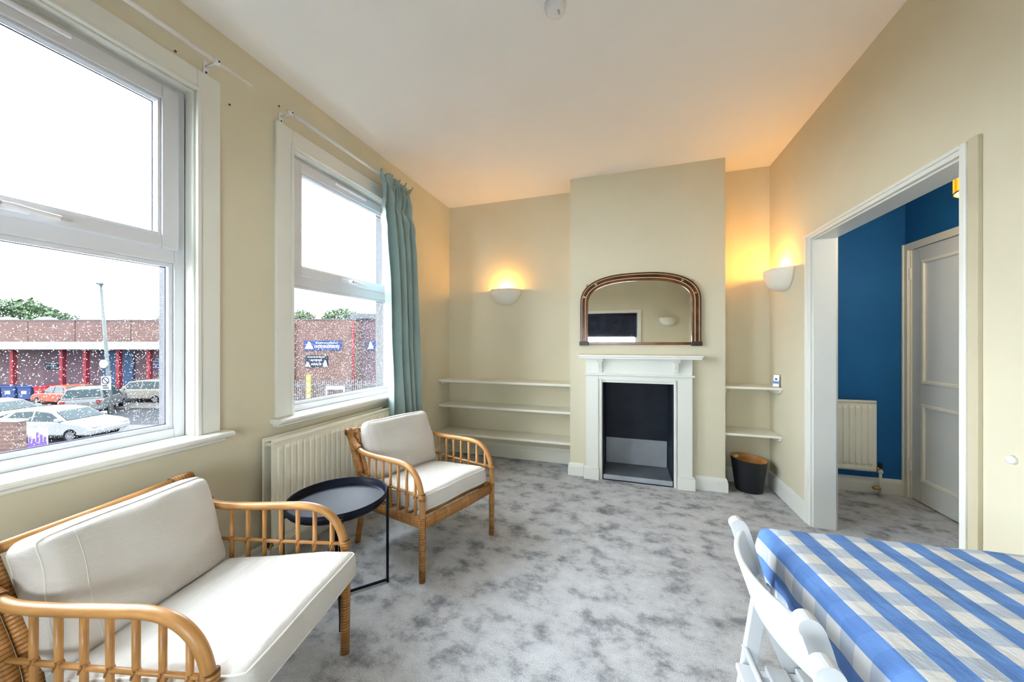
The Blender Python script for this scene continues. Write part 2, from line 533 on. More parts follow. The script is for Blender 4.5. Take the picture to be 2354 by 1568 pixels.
# right wall with the hall opening
DY0, DY1, DZ = 1.755, 2.867, 1.956
m = MB()
m.box(XR, XH, YREAR - 0.12, DY0, 0, ZC).box(XR, XH, DY1, YB + 0.12, 0, ZC).box(XR, XH, DY0, DY1, DZ, ZC)
ob('wall_right', m, 'wall', kind='structure', label='cream wall with the cased opening to the hall')

# rear wall behind the camera, with a window that the mirror shows
RX0, RX1, RZ0, RZ1 = -0.95, 0.262, 0.90, 1.862
m = MB()
m.box(XL, RX0, YREAR - 0.12, YREAR, 0, ZC).box(RX1, XR, YREAR - 0.12, YREAR, 0, ZC)
m.box(RX0, RX1, YREAR - 0.12, YREAR, 0, RZ0).box(RX0, RX1, YREAR - 0.12, YREAR, RZ1, ZC)
ob('wall_rear', m, 'wall', kind='structure', label='cream wall opposite the fireplace, seen in the mirror')

ob('floor', MB().box(XO, XD + 0.12, YREAR - 0.12, YH + 0.1, -0.12, 0.0), 'carpet', kind='structure', label='mottled grey cut pile carpet')
ob('ceiling', MB().box(XO, XD + 0.12, YREAR - 0.12, YH + 0.1, ZC, ZC + 0.12), 'ceiling', kind='structure', label='plain white ceiling')

# hall walls
HD0, HD1, HDZ = 2.88, 3.645, 1.995       # hall door opening in the far hall wall
m = MB().box(XD, XD + 0.12, YREAR, HD0, 0, ZC).box(XD, XD + 0.12, HD1, YH, 0, ZC).box(XD, XD + 0.12, HD0, HD1, HDZ, ZC)
ob('wall_hall_side', m, 'blue', kind='structure', label='deep blue hall wall with panelled door')
ob('wall_hall_end', MB().box(XH, XD + 0.12, YH, YH + 0.1, 0, ZC), 'blue', kind='structure', label='deep blue hall end wall')
ob('wall_hall_near', MB().box(XH, XD + 0.12, YREAR - 0.12, YREAR, 0, ZC), 'blue', kind='structure', label='deep blue near end of hall')

# ------------------------------------------------------------------ skirting boards
def skirt_profile(h, t):
    return [(0, 0), (t, 0), (t, h - 0.032), (t - 0.004, h - 0.028), (t - 0.004, h - 0.020), (t * 0.55, h - 0.008), (t * 0.3, h), (0, h)]
def skirting(name, path, h, t, mat='trim'):
    # path: list of (x, y) along the wall face, room on the left hand side of travel
    sec = [(-a, b) for a, b in skirt_profile(h, t)]
    P = [Vector((x, y, 0)) for x, y in path]
    n = len(P); vs = []
    k = len(sec)
    for i in range(n):
        d0 = (P[i] - P[i - 1]).normalized() if i else (P[1] - P[0]).normalized()
        d1 = (P[i + 1] - P[i]).normalized() if i < n - 1 else d0
        n0 = Vector((-d0.y, d0.x, 0)); n1 = Vector((-d1.y, d1.x, 0))
        b = (n0 + n1); b = b / max(0.2, b.dot(n0))
        for a, z in sec:
            vs.append(P[i] + b * (-a) + Vector((0, 0, z)))
    fs = []
    for i in range(n - 1):
        for j in range(k):
            j2 = (j + 1) % k
            fs.append((i * k + j, i * k + j2, (i + 1) * k + j2, (i + 1) * k + j))
    fs.append(tuple(range(k))); fs.append(tuple((n - 1) * k + j for j in range(k)))
    return ob(name, MB().add(vs, fs), mat, kind='structure')
SK = 0.018
skirting('baseboard_left', [(XL, YB), (XL, YREAR)], 0.13, SK)
skirting('baseboard_alcove', [(XCL - SK, YB), (XL + SK, YB)], 0.15, SK, 'shelfpaint')
skirting('baseboard_chimney_left', [(-0.36, YC), (XCL, YC), (XCL, YB)], 0.115, SK)
skirting('baseboard_chimney_right', [(XCR, YB), (XCR, YC), (0.58, YC)], 0.115, SK)
skirting('baseboard_alcove_right', [(XR - SK, YB), (XCR + SK, YB)], 0.13, SK)
skirting('baseboard_right', [(XR, 2.93), (XR, YB)], 0.135, SK)
skirting('baseboard_right_near', [(XR, YREAR), (XR, 1.70)], 0.135, SK)
skirting('baseboard_hall_end', [(XD, YH), (XH, YH)], 0.125, SK)
skirting('baseboard_hall_side', [(XD, YREAR), (XD, 2.81)], 0.125, SK)

# ------------------------------------------------------------------ windows of the left wall
def window(idx, y0, y1, z0, z1):
    lab = ['white framed window nearest the camera, wet with rain', 'white framed window with curtain beside the fireplace alcove'][idx]
    wr = root('window_%d' % (idx + 1), (XL, (y0 + y1) / 2, z0), 0, lab, None, None, 'structure')
    oy, oz = (y0 + y1) / 2, z0
    def bx(name, xa, xb, ya, yb, za, zb, mat='upvc', bevel=0.003, parent=wr, label=None):
        return ob(name, MB().box(xa - XL, xb - XL, ya - oy, yb - oy, za - oz, zb - oz), mat, parent, bevel=bevel, label=label)
    # architrave on the room side
    cw = 0.103
    def arch(name, poly_y, za, zb, vert, side):
        pass
    t = 0.020
    bx('architrave', XL, XL + t, y0 - cw, y0, z0 - 0.0, z1 + cw * 0.97, 'trim')
    bx('architrave', XL, XL + t, y1, y1 + cw * 0.93, z0 - 0.0, z1 + cw * 0.97, 'trim')
    bx('architrave', XL, XL + t, y0, y1, z1, z1 + cw * 0.97, 'trim')
    # inner bead round the opening
    for a in ((y0 - 0.012, y0 + 0.004, z0, z1 + 0.012), (y1 - 0.004, y1 + 0.012, z0, z1 + 0.012), (y0, y1, z1 - 0.004, z1 + 0.012)):
        bx('bead', XL + t, XL + t + 0.008, *a, 'trim')
    # reveal lining
    xf = -1.968      # room face of the outer frame
    bx('reveal_lining', xf, XL, y0 - 0.001, y0 + 0.010, z0, z1, 'trim'); bx('reveal_lining', xf, XL, y1 - 0.010, y1 + 0.001, z0, z1, 'trim')
    bx('reveal_lining', xf, XL, y0, y1, z1 - 0.010, z1 + 0.001, 'trim')
    # sill with a rounded nose
    sy0, sy1 = y0 - cw - 0.028, y1 + cw + 0.018
    nose = [(0.075, -0.028), (0.086, -0.022), (0.090, -0.012), (0.086, -0.003), (0.075, 0.0)]
    m = MB().prism([(xf - XL - 0.01, 0.0), (xf - XL - 0.01, -0.028)] + nose, y0 - oy, y1 - oy, 'y')
    m.prism([(0.0, 0.0), (0.0, -0.028)] + nose, sy0 - oy, y0 - oy, 'y'); m.prism([(0.0, 0.0), (0.0, -0.028)] + nose, y1 - oy, sy1 - oy, 'y')
    s = ob('window_sill', m, 'trim', wr, bevel=0.002)
    # apron moulding under the sill
    ob('sill_apron', MB().box(0.0, 0.045, sy0 - oy + 0.015, sy1 - oy - 0.015, -0.050, -0.028), 'trim', wr, bevel=0.006)
    # outer frame
    fo = 0.040; xb = -2.03
    zt = 1.655                        # centre of the transom
    fr = 'window_frame'
    bx(fr, xb, xf, y0 + 0.010, y0 + 0.010 + fo, z0, z1 - 0.01); bx(fr, xb, xf, y1 - 0.010 - fo, y1 - 0.010, z0, z1 - 0.01)
    gy0, gy1 = y0 + 0.010 + fo, y1 - 0.010 - fo
    bx(fr, xb, xf, gy0, gy1, z1 - 0.01 - 0.03, z1 - 0.01)
    bx(fr, xb, xf, gy0, gy1, z0, z0 + 0.040)
    bx('transom', xb, xf, gy0, gy1, zt - 0.042, zt + 0.022)
    # fixed lower light: bead, gasket and pane
    la, lb = z0 + 0.040, zt - 0.042
    for a in ((gy0, gy0 + 0.018, la, lb), (gy1 - 0.018, gy1, la, lb), (gy0 + 0.018, gy1 - 0.018, la, la + 0.020), (gy0 + 0.018, gy1 - 0.018, lb - 0.018, lb)):
        bx('glazing_bead', -1.995, -1.977, *a)
    bx('pane', -2.002, -1.998, gy0, gy1, la, lb, 'glass', 0, label='rain spattered lower glass pane')
    g = 0.0045
    for a in ((gy0 + 0.018, gy0 + 0.018 + g, la + 0.02, lb - 0.018), (gy1 - 0.018 - g, gy1 - 0.018, la + 0.02, lb - 0.018), (gy0 + 0.018, gy1 - 0.018, la + 0.02, la + 0.02 + g), (gy0 + 0.018, gy1 - 0.018, lb - 0.018 - g, lb - 0.018)):
        bx('gasket', -1.9975, -1.9955, *a, 'gasket', 0)
    # opening top light
    ua, ub = zt + 0.022, z1 - 0.04
    sa, sb = gy0 - 0.008, gy1 + 0.008
    st = 0.062
    sash = root('opening_sash', (0, 0, 0)); sash.parent = wr
    xs0, xs1 = -2.005, -1.948
    for a in ((sa, sa + st, ua - 0.004, ub + 0.006), (sb - st, sb, ua - 0.004, ub + 0.006), (sa + st, sb - st, ub - 0.056, ub + 0.006), (sa + st, sb - st, ua - 0.004, ua + 0.052)):
        bx('sash_rail', xs0, xs1, *a, 'upvc', 0.004, sash)
    for a in ((sa + st, sa + st + 0.012, ua + 0.052, ub - 0.056), (sb - st - 0.012, sb - st, ua + 0.052, ub - 0.056), (sa + st + 0.012, sb - st - 0.012, ub - 0.068, ub - 0.056), (sa + st + 0.012, sb - st - 0.012, ua + 0.052, ua + 0.062)):
        bx('glazing_bead', -1.99, -1.957, *a, 'upvc', 0.002, sash)
    bx('pane', -1.996, -1.992, sa + st, sb - st, ua + 0.052, ub - 0.056, 'glass', 0, sash)
    q0, q1 = sa + st + 0.012, sb - st - 0.012
    for a in ((q0, q0 + g, ua + 0.062, ub - 0.068), (q1 - g, q1, ua + 0.062, ub - 0.068), (q0, q1, ub - 0.068 - 0.006, ub - 0.068)):
        bx('gasket', -1.9915, -1.9895, *a, 'gasket', 0, sash)
    # trickle vent on the top rail
    vy = (y0 + y1) / 2
    ob('trickle_vent', MB().box(xs1 - XL, xs1 + 0.016 - XL, vy - 0.15 - oy, vy + 0.15 - oy, ub - 0.022 - oz, ub - 0.006 - oz), 'white', wr, bevel=0.005)
    # handle
    hz = ua + 0.022
    hy = vy - 0.02
    h = root('handle', (xs1 - XL, hy - oy, hz - oz)); h.parent = wr
    ob('handle_plate', MB().box(0, 0.010, -0.075, 0.075, -0.013, 0.013), 'white', h, bevel=0.006, seg=3)
    ob('handle_hub', MB().tube([(0.006, 0, 0), (0.042, 0, 0)], 0.014, 14), 'white', h, smooth=False, bevel=0.002)
    ob('handle_lever', MB().tube(smooth_path([(0.034, -0.005, 0), (0.040, 0.03, 0.0), (0.038, 0.08, -0.004), (0.034, 0.135, -0.006)]), 0.0095, 10, flat=(0.8, 1.1)), 'white', h, smooth=True)
    ob('handle_lock', MB().tube([(0.041, 0, 0), (0.046, 0, 0)], 0.006, 12), 'chrome', h)
    return wr
for i, w in enumerate(W):
    window(i, *w)

# white outside reveals (painted masonry), outer sill
for i, (y0, y1, z0, z1) in enumerate(W):
    m = MB().box(XO - 0.004, -2.031, y1 - 0.022, y1 - 0.001, z0, z1).box(XO - 0.004, -2.031, y0 + 0.001, y0 + 0.022, z0, z1)
    m.box(XO - 0.06, -2.031, y0, y1, z0 - 0.01, z0 + 0.012)
    ob('trim_%d' % (i + 1), m, 'whitewash', kind='structure', label='white painted outside reveal of window')

# raindrops on the panes
def drops(y0, y1, z0, z1, n, x, label, seed, big=1.0):
    rnd = random.Random(seed)
    m = MB()
    for i in range(n):
        y = rnd.uniform(y0, y1); z = z0 + (z1 - z0) * rnd.random() ** 1.15
        r = big * (0.0007 + 0.0013 * rnd.random() ** 2)
        el = rnd.uniform(0.9, 1.5)
        k = 6
        tilt = rnd.uniform(-0.5, 0.5)
        vs = [(x - r * 0.55, y, z)]
        for j in range(k):
            a = 2 * PI * j / k
            u, w = math.cos(a) * r, math.sin(a) * r * el
            vs.append((x - r * 0.30, y + 0.75 * (u - w * tilt * 0.3), z + 0.75 * w))
        for j in range(k):
            a = 2 * PI * j / k
            u, w = math.cos(a) * r, math.sin(a) * r * el
            vs.append((x, y + u - w * tilt * 0.3, z + w))
        vs.append((x, y, z))
        fs = []
        for j in range(k):
            j2 = (j + 1) % k
            fs += [(0, 1 + j2, 1 + j), (1 + j, 1 + j2, 7 + j2, 7 + j), (13, 7 + j, 7 + j2)]
        m.add(vs, fs)
    return ob('raindrops', m, 'water', smooth=True, recalc=False, label=label, cat='raindrops', kind='stuff')
drops(0.12, 1.02, 0.885, 1.59, 6200, -2.0025, 'raindrops scattered over the lower pane of the nearer window', 3)
drops(1.66, 2.55, 0.885, 1.59, 5200, -2.0025, 'raindrops scattered over the lower pane of the curtained window', 4, 1.1)

# ------------------------------------------------------------------ window in the rear wall with dark blind
wr = root('window_3', ((RX0 + RX1) / 2, YREAR, RZ0), 0, 'window with a dark blind, reflected in the mirror', kind='structure')
ox, oz = (RX0 + RX1) / 2, RZ0
def rb(name, xa, xb, ya, yb, za, zb, mat, bevel=0.003):
    return ob(name, MB().box(xa - ox, xb - ox, ya - YREAR, yb - YREAR, za - oz, zb - oz), mat, wr, bevel=bevel)
for a in ((RX0 - 0.07, RX0, RZ0 - 0.03, RZ1 + 0.058), (RX1, RX1 + 0.07, RZ0 - 0.03, RZ1 + 0.058), (RX0, RX1, RZ1, RZ1 + 0.058)):
    rb('architrave', a[0], a[1], YREAR, YREAR + 0.022, a[2], a[3], 'trim')
rb('window_sill', RX0 - 0.1, RX1 + 0.1, YREAR - 0.06, YREAR + 0.06, RZ0 - 0.03, RZ0, 'trim')
for a in ((RX0, RX0 + 0.05, RZ0, RZ1), (RX1 - 0.05, RX1, RZ0, RZ1), (RX0 + 0.05, RX1 - 0.05, RZ0, RZ0 + 0.05), (RX0 + 0.05, RX1 - 0.05, RZ1 - 0.05, RZ1)):
    rb('window_frame', a[0], a[1], YREAR - 0.1, YREAR - 0.05, a[2], a[3], 'upvc')
rb('pane', RX0 + 0.05, RX1 - 0.05, YREAR - 0.08, YREAR - 0.076, RZ0 + 0.05, RZ1 - 0.05, 'glass', 0)
portal(((RX0 + RX1) / 2, YREAR - 0.11, 1.15), (PI / 2, 0, 0), 1.2, 0.5)
b = root('roller_blind', (ox, YREAR - 0.03, RZ1), 0, 'dark navy roller blind in the rear window, seen in the mirror', 'blind')
ob('blind_cloth', MB().box(RX0 + 0.012 - ox, RX1 - 0.012 - ox, -0.004, 0.0, 1.375 - RZ1, -0.03), 'blind', b)
ob('blind_tube', MB().tube([(RX0 + 0.012 - ox, 0.004, -0.028), (RX1 - 0.012 - ox, 0.004, -0.028)], 0.02, 14), 'blind', b, smooth=True)
ob('blind_bar', MB().box(RX0 + 0.012 - ox, RX1 - 0.012 - ox, -0.009, 0.005, 1.36 - RZ1, 1.385 - RZ1), 'blind', b, bevel=0.002)

# ------------------------------------------------------------------ cased opening to the hall
def bx(name, a, mat, parent=None, bevel=0.003, **kw):
    return ob(name, MB().box(*a), mat, parent, bevel=bevel, **kw)
lin_t = 0.012
m = root('door_1', (XR, (DY0 + DY1) / 2, 0), 0, 'cased opening from the room into the blue hall', kind='structure')
def dm(name, x0, x1, y0, y1, z0, z1, mat='trim', bevel=0.003):
    cy = (DY0 + DY1) / 2
    return ob(name, MB().box(x0 - XR, x1 - XR, y0 - cy, y1 - cy, z0, z1), mat, m, bevel=bevel)
dm('door_lining', XR - 0.002, XH + 0.004, DY1 - lin_t, DY1 + 0.001, 0, DZ)
dm('door_lining', XR - 0.002, XH + 0.004, DY0 - 0.001, DY0 + lin_t, 0, DZ)
dm('door_lining', XR - 0.002, XH + 0.004, DY0, DY1, DZ - lin_t, DZ + 0.001)
dm('architrave', XR - 0.016, XR, DY1 - 0.004, DY1 + 0.058, 0, DZ + 0.034)
dm('architrave_bead', XR - 0.024, XR - 0.014, DY1 + 0.038, DY1 + 0.058, 0, DZ + 0.034)
dm('architrave', XR - 0.016, XR, DY0, DY1 - 0.004, DZ - 0.004, DZ + 0.034)
dm('architrave_bead', XR - 0.024, XR - 0.014, DY0, DY1 + 0.04, DZ + 0.018, DZ + 0.034)
dm('architrave_bead', XR - 0.021, XR - 0.014, DY0, DY1 - 0.004, DZ - 0.004, DZ + 0.006)
dm('architrave', XR - 0.020, XR, DY0 - 0.022, DY0 + 0.004, 0, DZ + 0.036)
dm('side_strip', XR - 0.014, XR, DY0 - 0.062, DY0 - 0.022, 0, DZ + 0.040, 'strip', 0.002)
# hall side architraves
dm('architrave', XH, XH + 0.016, DY1 - 0.004, DY1 + 0.06, 0, DZ + 0.05)
dm('architrave', XH, XH + 0.016, DY0 - 0.06, DY0 + 0.004, 0, DZ + 0.05)
dm('architrave', XH, XH + 0.016, DY0, DY1, DZ - 0.004, DZ + 0.05)

# panelled hall door
d = root('door_2', (XD, HD1, 0), 0, 'closed grey-white panelled door in the blue hall', kind='structure')
def dd(name, x0, x1, y0, y1, z0, z1, mat='door', bevel=0.003, parent=d):
    return ob(name, MB().box(x0 - XD, x1 - XD, y0 - HD1, y1 - HD1, z0, z1), mat, parent, bevel=bevel)
for (a0, a1, b0, b1) in ((HD1 - 0.005, HD1 + 0.044, 0, HDZ + 0.05), (HD0 - 0.065, HD0 + 0.005, 0, HDZ + 0.05), (HD0 + 0.005, HD1 - 0.005, HDZ - 0.005, HDZ + 0.05)):
    dd('door_casing', XD - 0.018, XD, a0, a1, b0, b1, 'shelfpaint')
dd('casing_bead', XD - 0.026, XD - 0.016, HD1 + 0.028, HD1 + 0.044, 0, HDZ + 0.05, 'shelfpaint')
dd('door_stop', XD, XD + 0.1, HD1 - 0.018, HD1, 0, HDZ, 'shelfpaint')
ly0, ly1 = HD0 + 0.004, HD1 - 0.018
lx0, lx1 = XD + 0.004, XD + 0.044
stile = 0.088
for (y0, y1, z0, z1) in ((ly0, ly0 + stile, 0.008, HDZ - 0.006), (ly1 - stile, ly1, 0.008, HDZ - 0.006), (ly0 + stile, ly1 - stile, 0.008, 0.17), (ly0 + stile, ly1 - stile, 0.775, 0.93), (ly0 + stile, ly1 - stile, 1.89, HDZ - 0.006)):
    dd('door_rail', lx0, lx1, y0, y1, z0, z1, 'door', 0.002)
for (z0, z1) in ((0.17, 0.775), (0.93, 1.89)):
    p = dd('door_panel', lx0 + 0.012, lx1 - 0.012, ly0 + stile, ly1 - stile, z0, z1, 'door', 0)
    for (y0, y1, a, b_) in ((ly0 + stile, ly0 + stile + 0.028, z0, z1), (ly1 - stile - 0.028, ly1 - stile, z0, z1), (ly0 + stile + 0.028, ly1 - stile - 0.028, z0, z0 + 0.028), (ly0 + stile + 0.028, ly1 - stile - 0.028, z1 - 0.028, z1)):
        dd('panel_moulding', lx0 - 0.004, lx0 + 0.013, y0, y1, a, b_, 'shelfpaint', 0.006)
for z in (0.27, 1.80):
    ob('hinge', MB().tube([(lx0 - XD - 0.008, ly1 + 0.006 - HD1, z - 0.045), (lx0 - XD - 0.008, ly1 + 0.006 - HD1, z + 0.045)], 0.007, 10), 'trim', d)
kn = ob('door_knob', MB().lathe([(0.0, 0.06), (0.02, 0.058), (0.026, 0.045), (0.02, 0.03), (0.009, 0.022), (0.009, 0.006), (0.024, 0.004), (0.024, 0)], 18), 'brass', d, smooth=True)
kn.rotation_euler = (0, -PI / 2, 0); kn.location = (lx0 - XD, ly0 + 0.05 - HD1, 0.95)

ob('door_light_block', MB().box(XD + 0.125, XD + 0.2, HD0 - 0.3, YH + 0.1, -0.1, HDZ + 0.3).box(XD + 0.04, XD + 0.125, HD0 - 0.3, HD0 - 0.2, -0.1, HDZ + 0.3), 'trim', kind='structure', label='unseen panels added behind the hall door to block sky light')  # unseen panels, added to stop sky light leaking round the closed hall door

# ------------------------------------------------------------------ fireplace
fp = root('fireplace_surround', (0.11, YC, 0), 0, 'off-white painted wooden fireplace surround with bracketed mantel shelf', 'fireplace')
FX = 0.11
def fb(name, x0, x1, y0, y1, z0, z1, mat='trim', bevel=0.003, parent=fp):
    return ob(name, MB().box(x0 - FX, x1 - FX, y0 - YC, y1 - YC, z0, z1), mat, parent, bevel=bevel)
PY = YC - 0.050
fb('pilaster', -0.333, -0.222, PY, YC, 0.0, 0.968); fb('pilaster', 0.440, 0.553, PY, YC, 0.0, 0.968)
for x0, x1 in ((-0.352, -0.216), (0.434, 0.573)):
    fb('plinth_block', x0, x1, PY - 0.020, YC, 0, 0.100, bevel=0.002); fb('plinth_cap', x0 + 0.007, x1 - 0.007, PY - 0.013, YC, 0.100, 0.112, bevel=0.005)
fb('frieze', -0.333, 0.553, PY, YC, 0.968, 1.108)
fb('frieze_moulding', -0.350, 0.570, PY - 0.020, YC, 0.952, 0.970, bevel=0.006)
fb('lintel', -0.222, 0.440, PY, YC, 0.915, 0.953)
# inner slip mouldings round the opening
for (x0, x1, z0, z1) in ((-0.222, -0.187, 0, 0.915), (0.410, 0.440, 0, 0.915)):
    fb('slip', x0, x1, PY + 0.014, YC, z0, z1, bevel=0.002)
fb('slip_bead', -0.204, -0.192, PY - 0.004, PY + 0.016, 0, 0.922, bevel=0.003); fb('slip_bead', 0.416, 0.428, PY - 0.004, PY + 0.016, 0, 0.922, bevel=0.003)
fb('slip', -0.187, 0.410, PY + 0.014, YC, 0.888, 0.915, bevel=0.002); fb('slip_bead', -0.204, 0.428, PY - 0.004, PY + 0.016, 0.910, 0.922, bevel=0.003)
fb('mantel_shelf', -0.392, 0.616, YC - 0.160, YC, 1.124, 1.142, bevel=0.004); fb('shelf_moulding', -0.384, 0.608, YC - 0.152, YC, 1.108, 1.124, bevel=0.003)
for cx in (-0.204, 0.424):
    prof = [(PY - YC, 0.985), (PY - 0.016 - YC, 0.985), (PY - 0.026 - YC, 1.02), (PY - 0.050 - YC, 1.055), (PY - 0.058 - YC, 1.078), (PY - YC, 1.078)]
    c = ob('corbel', MB().prism(prof, cx - 0.017 - FX, cx + 0.017 - FX, 'x'), 'trim', fp, bevel=0.002)
    ob('corbel_cap', MB().prism([(PY - YC, 1.078), (PY - 0.066 - YC, 1.078), (PY - 0.082 - YC, 1.108), (PY - YC, 1.108)], cx - 0.028 - FX, cx + 0.028 - FX, 'x'), 'trim', c, bevel=0.002)

fx = root('fireplace_recess', (0.11, FB, 0), 0, 'dark blocked fireplace recess with grey lower back panel', kind='structure')
def fr_(name, x0, x1, y0, y1, z0, z1, mat, bevel=0.0):
    return ob(name, MB().box(x0 - FX, x1 - FX, y0 - FB, y1 - FB, z0, z1), mat, fx, bevel=bevel)
fr_('fireback', OX0, OX1, FB - 0.012, FB, 0, OZ + 0.02, 'soot'); fr_('back_panel', OX0 + 0.016, OX1 - 0.016, FB - 0.026, FB - 0.012, 0.045, 0.30, 'cement', 0.002)
fr_('side_lining', OX0 - 0.001, OX0 + 0.010, YC - 0.03, FB - 0.012, 0.0, OZ, 'soot'); fr_('side_lining', OX1 - 0.010, OX1 + 0.001, YC - 0.03, FB - 0.012, 0.0, OZ, 'soot')
fr_('recess_top', OX0 + 0.01, OX1 - 0.01, YC - 0.03, FB - 0.012, OZ - 0.012, OZ + 0.001, 'soot')
fr_('hearth_slab', OX0 + 0.010, OX1 - 0.010, YC - 0.030, FB - 0.026, 0.012, 0.050, 'hearth', 0.002)
fr_('hearth_edge', OX0 + 0.010, OX1 - 0.010, YC - 0.042, YC - 0.030, 0.012, 0.052, 'cement', 0.002)
fr_('hearth_base', OX0 + 0.010, OX1 - 0.010, YC - 0.036, FB - 0.03, 0.0, 0.012, 'soot')

# ------------------------------------------------------------------ overmantel mirror
mx0, mx1, mz0, mzs, mzt = -0.388, 0.622, 1.226, 1.60, 1.872
mc = (mx0 + mx1) / 2
def arch_path(inset, n=44, zb=None):
    a = (mx1 - mx0) / 2 - inset; b = mzt - mzs - inset; e = 2.55
    pts = [(-a, (zb if zb is not None else mz0))]
    for i in range(n + 1):
        t_ = PI - PI * i / n
        cs, sn = math.cos(t_), math.sin(t_)
        pts.append((a * math.copysign(abs(cs) ** (2 / e), cs), mzs + b * abs(sn) ** (2 / e)))
    pts.append((a, (zb if zb is not None else mz0)))
    return pts
mr = root('overmantel_mirror', (mc, YC, mz0), 0, 'arched walnut overmantel mirror with pale inlay lines above the fireplace', 'mirror')
def ring(name, i0, i1, y0, y1, mat, bevel=0.003):
    po = arch_path(i0); pi_ = arch_path(i1)
    n = len(po); m = MB(); vs = []
    for (x, z) in po: vs += [(x, -y0, z - mz0), (x, -y1, z - mz0)]
    for (x, z) in pi_: vs += [(x, -y0, z - mz0), (x, -y1, z - mz0)]
    fs = []
    o2 = 2 * n
    for i in range(n - 1):
        a, b = 2 * i, 2 * i + 2
        fs += [(a, b, b + 1, a + 1), (o2 + a, o2 + a + 1, o2 + b + 1, o2 + b), (a + 1, b + 1, o2 + b + 1, o2 + a + 1), (a, o2 + a, o2 + b, b)]
    fs += [(0, 1, o2 + 1, o2), (2 * n - 2, o2 + 2 * n - 2, o2 + 2 * n - 1, 2 * n - 1)]
    m.add(vs, fs)
    return ob(name, m, mat, mr, bevel=bevel)
ring('frame_rim', 0.000, 0.013, 0.003, 0.036, 'walnut'); ring('inlay_line', 0.013, 0.018, 0.003, 0.034, 'inlay', 0)
ring('frame_band', 0.018, 0.044, 0.003, 0.030, 'walnut', 0.004); ring('inlay_line', 0.044, 0.050, 0.003, 0.033, 'inlay', 0)
ring('frame_slip', 0.050, 0.071, 0.003, 0.026, 'rosewood', 0.004)
ob('bottom_rail', MB().box(-0.44, 0.44, -0.026, -0.003, 0.004, 0.028), 'rosewood', mr, bevel=0.003)
for sx in (-1, 1):
    ob('corner_block', MB().box(sx * 0.470 - 0.042, sx * 0.470 + 0.042, -0.040, -0.003, -0.004, 0.034), 'ebony', mr, bevel=0.003)
pp = arch_path(0.066, zb=mz0 + 0.02)
ob('mirror_glass', MB().prism([(x, z - mz0) for x, z in pp], -0.014, -0.010, 'y'), 'mirror', mr, label='silvered mirror glass')
for tt in (0.2, 0.8):
    pth = arch_path(0.0); q = pth[int(len(pth) * tt)]
    ring_pts = [(q[0] + 0.011 * math.cos(a), -0.012, q[1] - mz0 + 0.010 + 0.011 * math.sin(a)) for a in [2 * PI * k / 14 for k in range(14)]]
    ob('hanging_ring', MB().tube(ring_pts, 0.0022, 6, closed=True), 'brass', mr, smooth=True)
for tt in (0.27, 0.73, 0.10, 0.90):
    q = arch_path(0.031)[int(47 * tt)]
    ob('rosette', MB().box(q[0] - 0.010, q[0] + 0.010, -0.033, -0.028, q[1] - mz0 - 0.009, q[1] - mz0 + 0.009), 'brass', mr, bevel=0.004)

# ------------------------------------------------------------------ alcove shelves
def shelf(name, x0, x1, y0, y1, zt, thick, label, cleat):
    s = root(name, ((x0 + x1) / 2, y1, zt), 0, label, 'shelf', 'painted alcove shelves')
    cx = (x0 + x1) / 2
    ob('shelf_board', MB().box(x0 - cx, x1 - cx, y0 - y1, 0, -thick, 0), 'shelfpaint', s, bevel=0.003)
    if cleat == 'r':
        ob('cleat', MB().prism([(y0 - y1 + 0.012, -thick), (0, -thick), (0, -thick - 0.035), (y0 - y1 + 0.04, -thick - 0.035), (y0 - y1 + 0.018, -thick - 0.022)], x1 - cx - 0.022, x1 - cx - 0.0005, 'x'), 'trim', s, bevel=0.003)
        ob('cleat', MB().box(x0 - cx + 0.0005, x0 - cx + 0.022, y0 - y1 + 0.03, 0, -thick - 0.035, -thick), 'trim', s, bevel=0.003)
    else:
        ob('cleat', MB().box(x0 - cx + 0.0005, x0 - cx + 0.020, y0 - y1 + 0.06, -0.001, -thick - 0.03, -thick), 'shelfpaint', s, bevel=0.003)
        ob('cleat', MB().box(x0 - cx + 0.02, x1 - cx - 0.001, -0.020, -0.001, -thick - 0.03, -thick), 'shelfpaint', s, bevel=0.003)
    return s
for zt, l in ((0.850, 'top cream shelf of the three below the left wall light'), (0.583, 'middle cream shelf of the three left of the fireplace'), (0.286, 'lowest cream shelf of the three left of the fireplace')):
    shelf('alcove_shelf', XL + 0.001, XCL - 0.001, 3.338, YB - 0.001, zt, 0.024, l, 'l')
for zt, l in ((0.884, 'upper small cream shelf right of the fireplace, holding the little meter'), (0.492, 'lower small cream shelf right of the fireplace, above the bin')):
    shelf('alcove_shelf', XCR + 0.001, XR - 0.001, 3.330, YB - 0.001, zt, 0.020, l, 'r')

# small meter standing on the upper right shelf
mt = root('desk_meter', (1.186, 3.372, 0.884), R(-52), 'small white and blue handheld meter standing on the upper right shelf', 'meter')
mt.rotation_euler = (R(-10), 0, R(-40))
ob('meter_body', MB().box(-0.024, 0.024, -0.006, 0.006, 0.0, 0.105), 'grey', mt, bevel=0.003)
ob('meter_face', MB().box(-0.021, 0.021, -0.008, -0.005, 0.004, 0.101), 'white', mt, bevel=0.002)
ob('meter_screen', MB().box(-0.008, 0.008, -0.0095, -0.0075, 0.060, 0.072), 'soot', mt)
ob('meter_panel', MB().box(-0.0205, 0.0205, -0.0093, -0.0075, 0.028, 0.050), 'bluepanel', mt)

